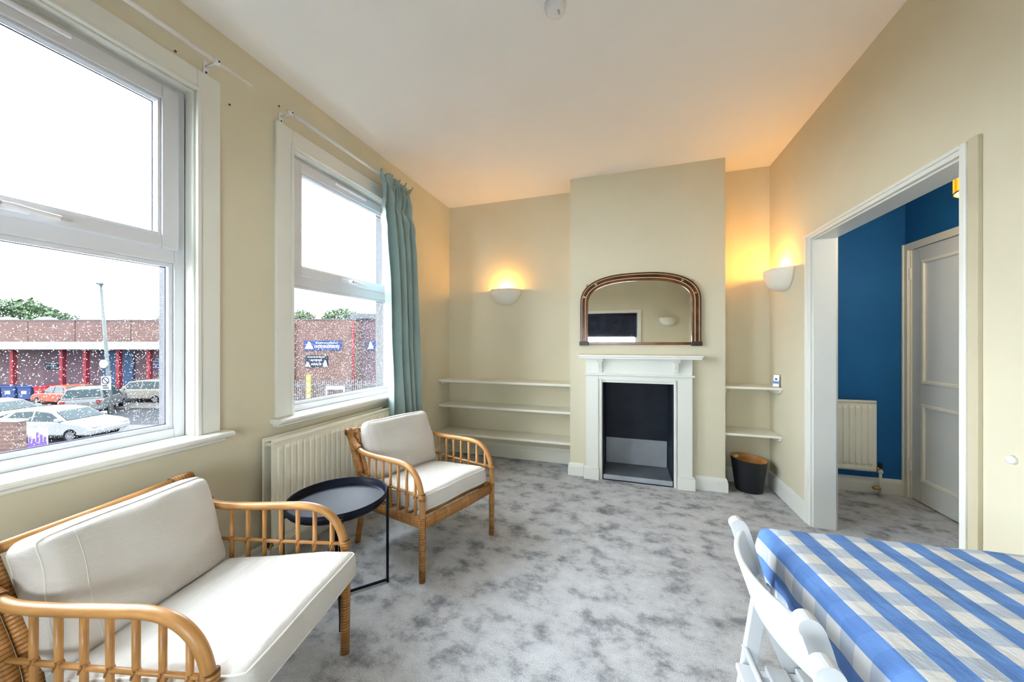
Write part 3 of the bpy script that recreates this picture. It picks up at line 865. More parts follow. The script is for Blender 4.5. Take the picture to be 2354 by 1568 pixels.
# ------------------------------------------------------------------ wall uplighters
def sconce(loc, rz, label, lit):
    s = root('wall_uplighter', loc, rz, label, 'wall light', 'half-bowl wall lights')
    a, dep, hgt = 0.170, 0.135, 0.165
    def fn(u, v):
        ph = PI * u; e = v ** 0.9 * PI / 2 * 0.9998
        k = math.cos(e) ** 0.85
        return (-a * math.cos(ph) * k, -dep * math.sin(ph) * (math.cos(e) ** 0.62) , -hgt * math.sin(e))
    ob('bowl', MB().grid(fn, 32, 14), 'sconce', s, smooth=True, solid=0.006)
    ob('back_plate', MB().box(-0.06, 0.06, -0.012, -0.001, -0.13, -0.03), 'sconce', s, bevel=0.004)
    ob('lamp_holder', MB().tube([(0, -0.012, -0.085), (0, -0.05, -0.085), (0, -0.055, -0.075), (0, -0.055, -0.06)], 0.013, 10), 'white', s, smooth=True)
    ob('bulb', MB().lathe([(0.0, -0.06), (0.012, -0.058), (0.014, -0.045), (0.022, -0.03), (0.022, -0.018), (0.014, -0.006), (0, -0.002)], 14, (0, -0.055, 0)), 'bulb' if lit else 'white', s, smooth=True)
    if lit:
        l = bpy.data.lights.new('uplighter_lamp', 'POINT'); l.energy = lit; l.color = (1.0, 0.45, 0.06); l.shadow_soft_size = 0.02
        lo = bpy.data.objects.new('uplighter_lamp', l); lo.location = (0, -0.055, 0.016); lo.parent = s
        C.objects.link(lo)
    return s
sconce((-1.224, YB, 1.822), 0, 'lit cream half-bowl uplighter above the three left shelves', 9.0)
sconce((XR, 3.295, 1.826), R(-90), 'lit cream half-bowl uplighter beside the hall opening', 10.5)
sconce((0.845, YREAR, 1.745), PI, 'unlit cream half-bowl uplighter reflected in the mirror', 0)

# ------------------------------------------------------------------ radiators
def radiator(name, loc, rz, L, H, z0, nrib, double, label, valve_side):
    r = root(name, loc, rz, label, 'radiator')
    def panel(y):
        p = root('panel', (0, y, 0)); p.parent = r
        ob('panel_sheet', MB().box(-L / 2, L / 2, -0.006, 0.006, z0, z0 + H), 'radiator', p, bevel=0.005, seg=3)
        for s in (-1, 1):
            zz = z0 + (0.016 if s < 0 else H - 0.016)
            ob('seam', MB().tube([(-L / 2 + 0.006, -0.006, zz), (L / 2 - 0.006, -0.006, zz)], 0.008, 8), 'radiator', p, smooth=True)
        return p
    w = (L - 0.05) / nrib
    pr = [(-0.5, 0), (-0.36, 0.0), (-0.26, 0.0085), (0.26, 0.0085), (0.36, 0.0), (0.5, 0)]
    def ribs(p):
        rz0, rz1 = z0 + 0.045, z0 + H - 0.045
        sec = [(-0.42, 0), (-0.28, 0.009), (0.28, 0.009), (0.42, 0)]
        me = None
        for i in range(nrib):
            x = -L / 2 + 0.025 + (i + 0.5) * w
            if me is None:
                m = MB(); vs = []
                for z, k in ((rz0, 0), (rz0 + 0.02, 1), (rz1 - 0.02, 1), (rz1, 0)):
                    for a, b in sec: vs.append((a * w, -0.006 - b * k, z))
                fs = []
                for q in range(3):
                    for j in range(3): fs.append((q * 4 + j, q * 4 + j + 1, q * 4 + j + 5, q * 4 + j + 4))
                m.add(vs, fs)
                o = ob('rib', m, 'radiator', p, smooth=False)
                me = o.data
            else:
                o = bpy.data.objects.new('rib', me); C.objects.link(o); o.parent = p
            o.location = (x, 0, 0)
    depth = 0.10 if double else 0.06
    ribs(panel(-depth))
    if double:
        panel(-0.035)
        ob('top_grille', MB().box(-L / 2 + 0.03, L / 2 - 0.01, -depth + 0.008, -0.042, z0 + H - 0.020, z0 + H - 0.012), 'radiator', r, bevel=0.002)
        for s in (-1, 1):
            ob('end_pipe', MB().tube([(s * (L / 2 - 0.02), -depth + 0.004, z0 + H - 0.035), (s * (L / 2 - 0.02), -0.038, z0 + H - 0.035)], 0.011, 10), 'radiator', r, smooth=True)
            ob('end_pipe', MB().tube([(s * (L / 2 - 0.02), -depth + 0.004, z0 + 0.035), (s * (L / 2 - 0.02), -0.038, z0 + 0.035)], 0.011, 10), 'radiator', r, smooth=True)
    for s in (-1, 1):
        ob('bracket', MB().box(s * L * 0.36 - 0.015, s * L * 0.36 + 0.015, -0.03 if double else -depth, -0.0005, z0 + 0.05, z0 + H - 0.05), 'radiator', r)
    # valve and tail pipe
    vx = valve_side * (L / 2 + 0.025)
    v = root('valve', (vx, -depth, z0 + 0.03)); v.parent = r
    ob('valve_body', MB().tube([(-valve_side * 0.03, 0, 0), (0, 0, 0)], 0.012, 10), 'brass', v, smooth=True)
    ob('valve_cap', MB().lathe([(0, 0.045), (0.012, 0.045), (0.014, 0.012), (0.011, 0.0), (0.0, 0.0)], 12), 'soot', v, smooth=True)
    ob('tail_pipe', MB().tube([(0, 0, 0), (0, 0, -(z0 + 0.028))], 0.0095, 10), 'radiator', v, smooth=True)
    ob('pipe_collar', MB().lathe([(0.013, 0.0), (0.016, -0.005), (0.016, -0.02), (0.010, -0.03)], 12, (0, 0, -0.012)), 'radiator', v, smooth=True)
    return r
radiator('radiator', (XL, 1.885, 0), R(90), 0.99, 0.60, 0.125, 23, True, 'cream double panel radiator under the curtained window', -1)
hr = radiator('radiator', (1.678, YH, 0), 0, 0.59, 0.585, 0.188, 13, False, 'cream single panel radiator on the blue hall wall', 1)
ob('drain_cock', MB().tube([(0.27, -0.06, 0.055), (0.305, -0.06, 0.055), (0.318, -0.06, 0.055)], 0.012, 10), 'brass', hr, smooth=True)

# ------------------------------------------------------------------ curtain poles and curtain
RXX, RZZ = -1.835, 2.578
def pole(y_a, y_b, y_thick_a, y_thick_b, brackets, label):
    p = root('curtain_pole', (RXX, (y_a + y_b) / 2, RZZ), 0, label, 'curtain pole')
    oy = (y_a + y_b) / 2
    ob('rod', MB().tube([(0, y_a - oy, 0), (0, y_b - oy, 0)], 0.0075, 10), 'trim', p, smooth=True)
    ob('sleeve', MB().tube([(0, y_thick_a - oy, 0), (0, y_thick_b - oy, 0)], 0.0098, 12), 'white', p, smooth=True)
    for y in brackets:
        b = root('bracket', (0, y - oy, 0)); b.parent = p
        ob('bracket_arm', MB().tube([(XL + 0.001 - RXX, 0, -0.006), (0.0, 0, -0.006)], 0.0055, 8), 'white', b, smooth=True)
        ob('bracket_plate', MB().box(XL + 0.0005 - RXX, XL + 0.006 - RXX, -0.011, 0.011, -0.045, 0.020), 'white', b, bevel=0.002)
        ob('bracket_clip', MB().tube([(0, -0.011, 0), (0, 0.011, 0)], 0.0135, 12), 'white', b, smooth=True)
        ob('screw', MB().tube([(XL + 0.005 - RXX, 0, -0.032), (XL + 0.009 - RXX, 0, -0.032)], 0.0045, 8), 'rust', b)
        ob('clip_screw', MB().tube([(0.012, 0.002, 0), (0.016, 0.002, 0)], 0.004, 8), 'rust', b)
    return p
pole(-0.12, 1.303, -0.12, 1.135, (0.06, 1.138), 'thin white curtain pole above the nearer window, no curtain')
pole(1.500, 2.64, 1.545, 2.64, (1.522, 2.60), 'thin white curtain pole above the far window, carrying the curtain')
for k, (u, yy, zz) in enumerate(((0, 1.020, 2.555), (0, 1.245, 2.462), (0, 1.512, 2.628))):
    ob('wall_nail', MB().tube([(XL + 0.0003, yy, zz), (XL + 0.005, yy, zz)], 0.0045, 8), 'rust', label=['rusty mark above the nearer window architrave', 'dark screw hole left of the curtained window', 'dark screw above the far curtain pole bracket'][k], cat='screw')

def curtain():
    nu, nv = 190, 110
    ztop, zpin, zbot = 2.588, 2.520, 0.22
    m = MB()
    def fn(u, v):
        if v < 0.12: z = ztop + (2.42 - ztop) * (v / 0.12)
        else: z = 2.42 + (zbot - 2.42) * ((v - 0.12) / 0.88)
        s = max(0.0, (zpin - z) / (zpin - zbot))
        yl = 2.292 - 0.022 * math.exp(-((s - 0.16) / 0.13) ** 2) + 0.095 * s
        yr = 2.600 + 0.055 * min(1.0, s / 0.22) + 0.150 * s
        k = max(0.0, (z - zpin) / (ztop - zpin))
        yl -= 0.055 * k ** 0.7; yr += 0.055 * k ** 0.7
        u2 = u + 0.030 * math.sin(7 * u + 2.0)
        main = math.sin(2 * PI * (4.3 * u2 + 0.15 + 0.12 * s))
        sec = math.sin(2 * PI * (9.1 * u2 + 0.4))
        thr = math.sin(2 * PI * (17.3 * u2 + 0.1))
        if k > 0:
            x = (0.014 + 0.030 * k) * (0.75 * main + 0.3 * sec) + 0.010 * (1 - 0.3 * k) * thr
            z += 0.016 * k * (0.7 * sec + 0.5 * main) + 0.010 * k * noise.noise(Vector((u * 9, 2.0, 1.0)))
        else:
            bl = min(1.0, (zpin - z) / 0.30)
            a1 = 0.013 + 0.036 * bl + 0.012 * s; a2 = 0.012 * (1 - bl) + 0.010; a3 = 0.011 * max(0.0, 1 - bl * 1.3)
            x = a1 * main + a2 * sec + a3 * thr
            x += 0.016 * bl * noise.noise(Vector((u * 4, z * 1.6, 0.3)))
            x += 0.034 * math.exp(-((z - 2.33) / 0.13) ** 2) * noise.noise(Vector((u * 6, z * 11 + u * 5, 4.1)))
        y = yl + (yr - yl) * u + 0.014 * math.cos(2 * PI * (4.3 * u2 + 0.15)) * (0.4 + 0.6 * s)
        return (RXX + 0.042 + x, y, z)
    m.grid(fn, nu, nv)
    c = ob('curtain', m, 'curtain', smooth=True, solid=0.0025, label='gathered duck-egg blue curtain hanging beside the far window', cat='curtain')
    tape = MB().grid(lambda u, v: (lambda p: (p[0] - 0.006, p[1], p[2]))(fn(u, 0.040 + 0.016 * v)), nu, 1)
    ob('heading_tape', tape, 'curtain', c, smooth=True, solid=0.002)
curtain()

# ------------------------------------------------------------------ rattan armchairs
def cushion_mesh(a, b, c, r, puff, seed, nx=30, ny=30, nz=8, wrinkle=0.004):
    # rounded box, half sizes a,b,c, puffed on +z/-z
    m = MB()
    def shape(x, y, z):
        ix, iy, iz = max(-a + r, min(a - r, x)), max(-b + r, min(b - r, y)), max(-c + r, min(c - r, z))
        d = Vector((x - ix, y - iy, z - iz))
        p = Vector((ix, iy, iz))
        if d.length > 1e-7: p += d.normalized() * r
        fx_, fy_ = 1 - (x / a) ** 2, 1 - (y / b) ** 2
        p.z += (1 if z > 0 else -1) * abs(z / c) * puff * (max(0, fx_) ** 0.6) * (max(0, fy_) ** 0.6)
        # sides bow a little, corners pull in
        p.x *= 1 - 0.012 * (abs(y) / b) ** 3; p.y *= 1 - 0.012 * (abs(x) / a) ** 3
        q = Vector((x * 5 + seed, y * 9, z * 7))
        p.z += wrinkle * noise.noise(q) * 1.6
        p.x += wrinkle * 0.8 * noise.noise(q + Vector((9, 2, 1))); p.y += wrinkle * 0.8 * noise.noise(q + Vector((3, 8, 5)))
        return p
    def sp(i, n):
        t_ = -1 + 2 * i / n
        return math.copysign(abs(t_) ** 0.8, t_)
    for sgn in (-1, 1):
        m.grid(lambda u, v: shape(a * sp(u * nx, nx), b * sp(v * ny, ny), sgn * c), nx, ny)
        m.grid(lambda u, v: shape(sgn * a, b * sp(u * ny, ny), c * sp(v * nz, nz)), ny, nz)
        m.grid(lambda u, v: shape(a * sp(u * nx, nx), sgn * b, c * sp(v * nz, nz)), nx, nz)
    me = m.mesh('cushion', True, False)
    bm = bmesh.new(); bm.from_mesh(me)
    bmesh.ops.remove_doubles(bm, verts=bm.verts, dist=1e-5)
    bmesh.ops.recalc_face_normals(bm, faces=bm.faces)
    bm.to_mesh(me); bm.free()
    me.polygons.foreach_set('use_smooth', [True] * len(me.polygons))
    return me, shape
def piping_path(shape, a, b, c, sgn, n=26):
    pts = []
    for k in range(n): pts.append(shape(-a + 2 * a * k / n, -b, sgn * c))
    for k in range(n): pts.append(shape(a, -b + 2 * b * k / n, sgn * c))
    for k in range(n): pts.append(shape(a - 2 * a * k / n, b, sgn * c))
    for k in range(n): pts.append(shape(-a, b - 2 * b * k / n, sgn * c))
    return pts

def armchair(loc, rz, label, seat_shift, back_shift, seed):
    ch = root('rattan_armchair', loc, rz, label, 'armchair', 'rattan armchairs with white cushions')
    hx = 0.2815
    # --- arms with front posts, spindles and mid rails
    arm_pts = [(-0.392, 0.640), (-0.335, 0.603), (-0.255, 0.573), (-0.12, 0.572), (0.04, 0.581), (0.15, 0.584), (0.225, 0.566), (0.278, 0.52), (0.305, 0.455), (0.314, 0.38), (0.314, 0.290)]
    ap = smooth_path([(0, y, z) for y, z in arm_pts], 6)
    def arm_z(y):
        for i in range(len(ap) - 1):
            if ap[i].y <= y <= ap[i + 1].y:
                f = (y - ap[i].y) / max(1e-6, ap[i + 1].y - ap[i].y); return ap[i].z + f * (ap[i + 1].z - ap[i].z)
        return 0.45
    for s in (-1, 1):
        x = s * hx
        ob('arm', MB().tube([(x, p.y, p.z) for p in ap], 0.0155, 12), 'cane', ch, smooth=True)
        ob('front_leg', MB().tube([(x, 0.314, 0.335), (x, 0.314, 0.25), (x, 0.312, 0.0)], 0.0175, 12, scale=[1.0, 1.04, 0.98]), 'wrap', ch, smooth=True)
        ob('rear_leg', MB().tube(smooth_path([(x * 0.98, -0.255, 0.33), (x * 0.99, -0.275, 0.18), (x, -0.312, 0.0)]), 0.018, 12), 'wrap', ch, smooth=True)
        ob('back_post', MB().tube(smooth_path([(x, -0.235, 0.235), (x, -0.272, 0.40), (x, -0.340, 0.545), (x, -0.413, 0.690)]), 0.021, 12), 'wrap', ch, smooth=True)
        ob('inner_post', MB().tube(smooth_path([(x - s * 0.038, -0.228, 0.25), (x - s * 0.038, -0.262, 0.40), (x - s * 0.038, -0.330, 0.545), (x - s * 0.038, -0.400, 0.684)]), 0.0165, 12), 'wrap', ch, smooth=True)
        # wrapped joint where the arm meets the post
        ob('arm_binding', MB().tube(smooth_path([(x, -0.415, 0.662), (x, -0.378, 0.632), (x, -0.335, 0.603), (x, -0.292, 0.584)]), 0.0205, 12, scale=None), 'wrap', ch, smooth=True)
        # mid rail
        rail = [(x, -0.262, 0.432), (x, 0.02, 0.434), (x, 0.304, 0.440)]
        ob('side_rail', MB().tube(rail, 0.0068, 8), 'cane', ch, smooth=True)
        ob('rail_binding', MB().tube([(x, 0.286, 0.4395), (x, 0.302, 0.440)], 0.0095, 8), 'wrap', ch, smooth=True)
        ob('post_binding', MB().tube([(x, 0.3135, 0.456), (x, 0.314, 0.424)], 0.0172, 12), 'wrap', ch, smooth=True)
        for k in range(7):
            y = -0.185 + 0.0735 * k
            zt = arm_z(y) - 0.008
            ob('spindle', MB().tube([(x, y, 0.300), (x, y, zt)], 0.0082, 8), 'cane', ch, smooth=True)
            knot = [(x + 0.0088 * math.cos(a), y + 0.0088 * math.sin(a), 0.434 + 0.012 * math.sin(2 * a)) for a in [2 * PI * q / 12 for q in range(12)]]
            ob('lashing', MB().tube(knot, 0.0032, 6, closed=True), 'wrap', ch, smooth=True)
        # side apron
        ob('side_apron', MB().tube([(x, -0.245, 0.262), (x, 0.305, 0.306)], 0.030, 12, flat=(0.5, 1.05), up=(0, 0, 1)), 'wrap', ch, smooth=True)
    ob('front_apron', MB().tube([(-hx + 0.01, 0.312, 0.304), (0, 0.316, 0.302), (hx - 0.01, 0.312, 0.304)], 0.031, 12, flat=(0.5, 1.08)), 'wrap', ch, smooth=True)
    ob('rear_apron', MB().tube([(-hx + 0.01, -0.247, 0.262), (hx - 0.01, -0.247, 0.262)], 0.030, 12, flat=(0.5, 1.05)), 'wrap', ch, smooth=True)
    ob('top_rail', MB().tube([(-hx - 0.012, -0.404, 0.676), (0, -0.406, 0.674), (hx + 0.012, -0.404, 0.676)], 0.0165, 12), 'cane', ch, smooth=True)
    for s in (-1, 1):
        ob('corner_binding', MB().tube([(s * (hx - 0.055), -0.404, 0.676), (s * (hx + 0.026), -0.404, 0.676)], 0.0205, 12), 'wrap', ch, smooth=True)
    for k in range(6):
        x = -0.175 + 0.07 * k
        ob('back_spindle', MB().tube(smooth_path([(x, -0.245, 0.32), (x, -0.268, 0.41), (x, -0.335, 0.545), (x, -0.402, 0.672)]), 0.008, 8), 'cane', ch, smooth=True)
    for k in range(6):
        y = -0.2 + 0.09 * k
        ob('seat_slat', MB().tube([(-hx, y, 0.276 + 0.08 * (y + 0.2)), (hx, y, 0.276 + 0.08 * (y + 0.2))], 0.009, 8), 'cane', ch, smooth=True)
    # --- cushions
    a, b, c = 0.262, 0.285, 0.049
    me, shp = cushion_mesh(a, b, c, 0.030, 0.020, seed)
    sc = ob('seat_cushion', me, 'cotton', ch); sc.location = (0, 0.02 + seat_shift, 0.364 - 0.08 * seat_shift); sc.rotation_euler = (R(6.5), 0, 0)
    for sg in (1, -1):
        pa = piping_path(lambda x, y, z: shp(x, y, z) * 1.0, a, b, c * 0.86, sg)
        ob('piping', MB().tube(pa, 0.0034, 6, closed=True), 'piping', sc, smooth=True)
    a, b, c = 0.247, 0.186, 0.060
    me, shp = cushion_mesh(a, b, c, 0.038, 0.026, seed + 20, wrinkle=0.010)
    bc = ob('back_cushion', me, 'cotton', ch)
    bc.rotation_euler = (R(90 + 16), 0, 0)
    bc.location = (-0.011, -0.282 + back_shift, 0.560 - (0.035 if seat_shift else 0.0))
    for sg in (1, -1):
        pa = piping_path(shp, a, b, c * 0.80, sg)
        ob('piping', MB().tube(pa, 0.0024, 6, closed=True), 'piping', bc, smooth=True)
    # side panel seam
    ob('seam', MB().tube([shp(a - 0.075, -b + 2 * b * k / 20, -c) - Vector((0, 0, 0.0002)) for k in range(21)], 0.0011, 5), 'piping', bc, smooth=True)
    return ch
armchair((-1.314, 0.785, 0), R(-77.7), 'rattan armchair with white cushions nearest the camera, cut by the lower left corner', 0.085, 0.008, 1.0)
armchair((-1.207, 1.949, 0), R(-108.7), 'rattan armchair with white cushions in front of the radiator and curtain', 0.0, 0.0, 5.0)

# ------------------------------------------------------------------ round tray table
tb = root('tray_table', (-1.333, 1.363, 0), TH, 'round black metal tray table between the two rattan armchairs', 'side table')
prof = [(0.0, 0.468), (0.205, 0.468), (0.213, 0.470), (0.2195, 0.478), (0.221, 0.505), (0.2245, 0.505), (0.2235, 0.474), (0.216, 0.464), (0.205, 0.462), (0.0, 0.462)]
ob('tray', MB().lathe(prof, 64), 'black', tb, smooth=True)
for k in range(4):
    a = R(29) + k * PI / 2
    x, y = 0.229 * math.cos(a), 0.229 * math.sin(a)
    lg = ob('leg', MB().box(-0.008, 0.008, -0.006, 0.006, 0, 0.498), 'black', tb, bevel=0.002)
    lg.location = (x, y, 0); lg.rotation_euler = (0, 0, a + PI / 2)
    ob('leg_screw', MB().tube([(0, -0.006, 0.486), (0, -0.0085, 0.486)], 0.004, 8), 'chrome', lg)
for k in range(2):
    a = R(29) + k * PI / 2
    c, s = math.cos(a) * 0.224, math.sin(a) * 0.224
    ob('base_bar', MB().obox((-c, -s, 0.012 + 0.009 * k), (c, s, 0.012 + 0.009 * k), 0.010, 0.009), 'black', tb)
    ob('top_bar', MB().obox((-c, -s, 0.447 + 0.009 * k), (c, s, 0.447 + 0.009 * k), 0.010, 0.009), 'black', tb)

# ------------------------------------------------------------------ waste bin
bn = root('waste_bin', (1.012, 3.432, 0), R(-12), 'round black waste bin with orange wood inside, under the right alcove shelves', 'bin')
def rim(a, z, r):
    return 0.262 - 0.020 * math.cos(a - R(-20)) if z else 0
def bin_wall(r_b, r_t, inner):
    def fn(u, v):
        a = 2 * PI * u
        zt = 0.268 - 0.010 * math.cos(a + R(12))
        z = zt * v + (0.006 if inner else 0) * (1 - v)
        rr = r_b + (r_t - r_b) * (z / 0.28)
        return (rr * math.cos(a), rr * math.sin(a), z)
    return fn
wall = MB().grid(bin_wall(0.100, 0.134, False), 48, 6)
ob('bin_shell', wall, 'binblack', bn, smooth=True)
inn = MB().grid(bin_wall(0.094, 0.128, True), 48, 6)
fo, fi = bin_wall(0.100, 0.134, False), bin_wall(0.094, 0.128, True)
inn.grid(lambda u, v: tuple(Vector(fo(u, 1)).lerp(Vector(fi(u, 1)), v)), 48, 1)
ob('bin_lining', inn, 'ply', bn, smooth=False)
ob('bin_base', MB().lathe([(0, 0.0), (0.100, 0.0), (0.100, 0.006), (0, 0.006)], 40), 'binblack', bn)
# hand hole (pale cut-out slot) near the back-left rim
hh = MB()
a0 = R(135)
def hole(u, v):
    a = a0 + (u - 0.5) * 0.40 ; z = 0.248 + 0.024 * (v - 0.5) * math.sqrt(max(0.02, 1 - (2 * u - 1) ** 4))
    rr = 0.0932 + 0.034 * (z / 0.28)
    return (rr * math.cos(a), rr * math.sin(a), z)
hh.grid(hole, 10, 2)
ob('hand_hole', hh, 'shelfpaint', bn, smooth=True)

# ------------------------------------------------------------------ dining table, cloth and folding chairs
TROT = R(5.0)
TW, TL, TZ = 0.56, 1.16, 0.742
# local frame of the table: origin at the far left corner, +x right, -y towards the camera
tr = root('dining_table', (0.372, 1.128, 0), TROT, 'rectangular table hidden under the checked cloth', 'table')
ob('table_top', MB().box(0.004, TW - 0.004, -TL + 0.004, -0.004, TZ - 0.026, TZ - 0.003), 'tabletop', tr, bevel=0.004)
for x in (0.06, TW - 0.06):
    for y in (-0.06, -TL + 0.06):
        ob('leg', MB().box(x - 0.022, x + 0.022, y - 0.022, y + 0.022, 0, TZ - 0.026), 'tabletop', tr, bevel=0.003)
def cloth():
    hang = 0.17
    nu, nv = 120, 170
    m = MB()
    def uvp(u, v):
        return (-hang + (TW + 2 * hang) * u, hang - (TL + 2 * hang) * v)
    def fn(u, v):
        s, t_ = uvp(u, v)
        cs = max(0.0, min(TW, s)); ct = max(-TL, min(0.0, t_))
        dx, dy = s - cs, t_ - ct
        Ld = math.hypot(dx, dy)
        nz = noise.noise(Vector((s * 6, t_ * 4, 1.7)))
        if Ld < 1e-9:
            edge = min(cs, TW - cs, -ct, ct + TL)
            z = TZ + 0.0025 + 0.0030 * nz + 0.0022 * noise.noise(Vector((s * 14, t_ * 9, 6)))
            if edge < 0.02: z -= 0.010 * (1 - edge / 0.02) ** 2
            return (cs, ct, z)
        ax, ay = dx / Ld, dy / Ld
        rr = 0.016
        drop = max(0.0, Ld - rr * 0.57)
        out = rr * (1 - math.exp(-Ld / rr))
        if abs(dx) > abs(dy): along = ct
        else: along = cs
        fold = math.sin(along * 34 + 1.3 + 2.2 * noise.noise(Vector((along * 3, 0, 2)))) * 0.6 + 0.5 * math.sin(along * 61)
        corner = min(abs(dx), abs(dy)) / max(1e-6, max(abs(dx), abs(dy)))
        k = min(1.0, drop / 0.18)
        out += k * (0.004 + 0.010 * fold * (1 - corner) + 0.024 * corner)
        z = TZ - 0.008 - min(drop, hang) * 0.985
        return (cs + ax * out, ct + ay * out, z)
    def uvf(u, v):
        s, t_ = uvp(u, v)
        # the cloth lies a little skew and loose, so the stripes wander
        w = 0.006 * noise.noise(Vector((s * 3, t_ * 2.2, 9))) + 0.05 * (t_ + 0.5)
        return (s + w * 0.6 + 0.027, t_ - 0.05 * s + 0.004 * noise.noise(Vector((s * 5, t_ * 3, 4))))
    m.grid(fn, nu, nv, uvf)
    c = ob('tablecloth', m, 'gingham', smooth=True, label='blue and white checked tablecloth draped over the dining table', cat='tablecloth', solid=0.0016)
    c.location = (0.372, 1.128, 0); c.rotation_euler = (0, 0, TROT)
cloth()

def folding_chair(loc, rz, label):
    # faces +x; back posts lean from the top at x=0 to the front feet
    c = root('folding_chair', loc, rz, label, 'chair', 'white folding chairs at the checked table')
    wy = 0.167
    ztop = 0.775
    for s in (-1, 1):
        y = s * wy
        # long leg: back post to front foot, rounded top
        pts = [(0.0, y, ztop), (0.012, y, ztop - 0.03), (0.070, y, 0.55), (0.17, y, 0.32), (0.335, y, 0.0)]
        P = smooth_path(pts, 3); h_ = 0.018
        Lf, Rt = [], []
        for i in range(len(P)):
            tg = (P[min(i + 1, len(P) - 1)] - P[max(i - 1, 0)]).normalized()
            nx_, nz_ = -tg.z, tg.x
            Lf.append((P[i].x + nx_ * h_, P[i].z + nz_ * h_)); Rt.append((P[i].x - nx_ * h_, P[i].z - nz_ * h_))
        tg = (P[0] - P[1]).normalized(); a0_ = math.atan2(Lf[0][1] - P[0].z, Lf[0][0] - P[0].x)
        capd = 1 if math.cos(a0_ + PI / 2) * tg.x + math.sin(a0_ + PI / 2) * tg.z > 0 else -1
        capp = [(P[0].x + h_ * math.cos(a0_ + capd * PI * q / 10), P[0].z + h_ * math.sin(a0_ + capd * PI * q / 10)) for q in range(1, 10)]
        outline = Lf[::-1] + capp + Rt
        ob('long_leg', MB().prism(outline, y - 0.0125, y + 0.0125, 'y'), 'chairwhite', c, bevel=0.004, seg=3)
        yi = y - s * 0.030
        ob('short_leg', MB().obox((0.225, yi, 0.445), (-0.075, yi, 0.0), 0.020, 0.030), 'chairwhite', c, bevel=0.004)
        ob('rear_support', MB().obox((0.055, y - s * 0.002, 0.635), (-0.035, y - s * 0.002, 0.0), 0.018, 0.036, up=(1, 0, 0)), 'chairwhite', c, bevel=0.004)
        ob('side_rail', MB().obox((0.01, yi, 0.408), (0.345, yi, 0.455), 0.018, 0.026), 'chairwhite', c, bevel=0.003)
        # hinge plate
        ht = MB().box(-0.002, 0.0, -0.014, 0.014, -0.026, 0.026)
        hp = ob('hinge_plate', ht, 'white', c, bevel=0.001); hp.location = (0.034, y - s * 0.075, 0.665); hp.rotation_euler = (0, R(-18), s * R(12))
        for q in (-0.017, 0.017):
            ob('plate_screw', MB().tube([(0.0, 0, q), (0.0022, 0, q)], 0.0034, 8), 'chrome', hp)
    # curved back rest, bowed away from the sitter
    def bk(off):
        def fn(u, v):
            y = -wy + 2 * wy * u
            bow = 0.052 * (1 - (2 * u - 1) ** 2) ** 0.9
            z = 0.766 - 0.105 * v
            return (0.012 + 0.035 * v + 0.0 - bow + off, y, z)
        return fn
    ob('backrest', MB().grid(bk(0.0), 24, 5), 'chairwhite', c, smooth=True, solid=0.013, bevel=0.003)
    ob('stretcher', MB().tube([(0.016, -wy, 0.462), (0.016, wy, 0.462)], 0.0075, 10), 'chairwhite', c, smooth=True)
    ob('front_stretcher', MB().tube([(0.285, -wy, 0.12), (0.285, wy, 0.12)], 0.008, 10), 'chairwhite', c, smooth=True)
    for k in range(6):
        x = 0.012 + 0.064 * k
        z = 0.424 + 0.14 * x
        ob('seat_slat', MB().obox((x, -wy + 0.02, z), (x, wy - 0.02, z), 0.046, 0.014), 'chairwhite', c, bevel=0.003)
    return c
f1 = folding_chair((0.288, 0.876, 0), R(2), 'white folding chair tucked under the checked table, farther of the two')
f2 = copy_tree(f1)
f2.location = (0.280, 0.448, 0); f2.rotation_euler = (0, 0, R(1))
f2['label'] = 'white folding chair nearest the camera, only its back post top in view'

# ------------------------------------------------------------------ small fixtures
sa = root('smoke_alarm', (-0.300, 1.580, ZC), 0, 'round white smoke alarm on the ceiling', 'smoke alarm')
ob('alarm_body', MB().lathe([(0, -0.034), (0.030, -0.034), (0.042, -0.028), (0.047, -0.012), (0.049, 0.0), (0, 0)], 32), 'white', sa, smooth=True)
for k in range(4):
    ob('vent_slot', MB().box(0.012, 0.022, -0.012 + 0.007 * k, -0.0095 + 0.007 * k, -0.0352, -0.0335), 'grey', sa)
ob('wall_stop', MB().lathe([(0, 0.016), (0.008, 0.015), (0.013, 0.010), (0.015, 0.0), (0, 0)], 18), 'white', smooth=True, label='small round white stop on the right wall', cat='door stop')
ws = bpy.data.objects['wall_stop']; ws.location = (XR, 1.591, 0.864); ws.rotation_euler = (0, -PI / 2, 0)

# hall pendant lamp
LX, LY, LZ = 1.884, 2.55, 2.08
hl = root('hall_pendant_lamp', (LX, LY, ZC), 0, 'glowing yellow drum pendant lamp in the blue hall', 'lamp')
sr = 0.14
ob('lamp_shade', MB().lathe([(sr, LZ + 0.18 - ZC), (sr, LZ - ZC)], 12), 'shadeglow', hl, solid=0.004)
ob('shade_frame', MB().tube([(sr * math.cos(a), sr * math.sin(a), LZ - ZC) for a in [2 * PI * k / 36 for k in range(36)]], 0.004, 6, closed=True), 'brass', hl, smooth=True)
for k in range(12):
    a = 2 * PI * (k + 0.5) / 12
    bnd = ob('shade_strip', MB().box(-0.010, 0.010, -0.0015, 0.0015, LZ - ZC, LZ + 0.18 - ZC), 'shadeband', hl)
    bnd.location = (sr * math.cos(a) * 0.985, sr * math.sin(a) * 0.985, 0); bnd.rotation_euler = (0, 0, a + PI / 2)
ob('diffuser', MB().lathe([(0, LZ + 0.006 - ZC), (sr - 0.006, LZ + 0.006 - ZC), (sr - 0.006, LZ + 0.010 - ZC), (0, LZ + 0.010 - ZC)], 32), 'diffuser', hl)
ob('cord', MB().tube([(0, 0, 0), (0, 0, LZ + 0.2 - ZC)], 0.004, 8), 'white', hl, smooth=True)
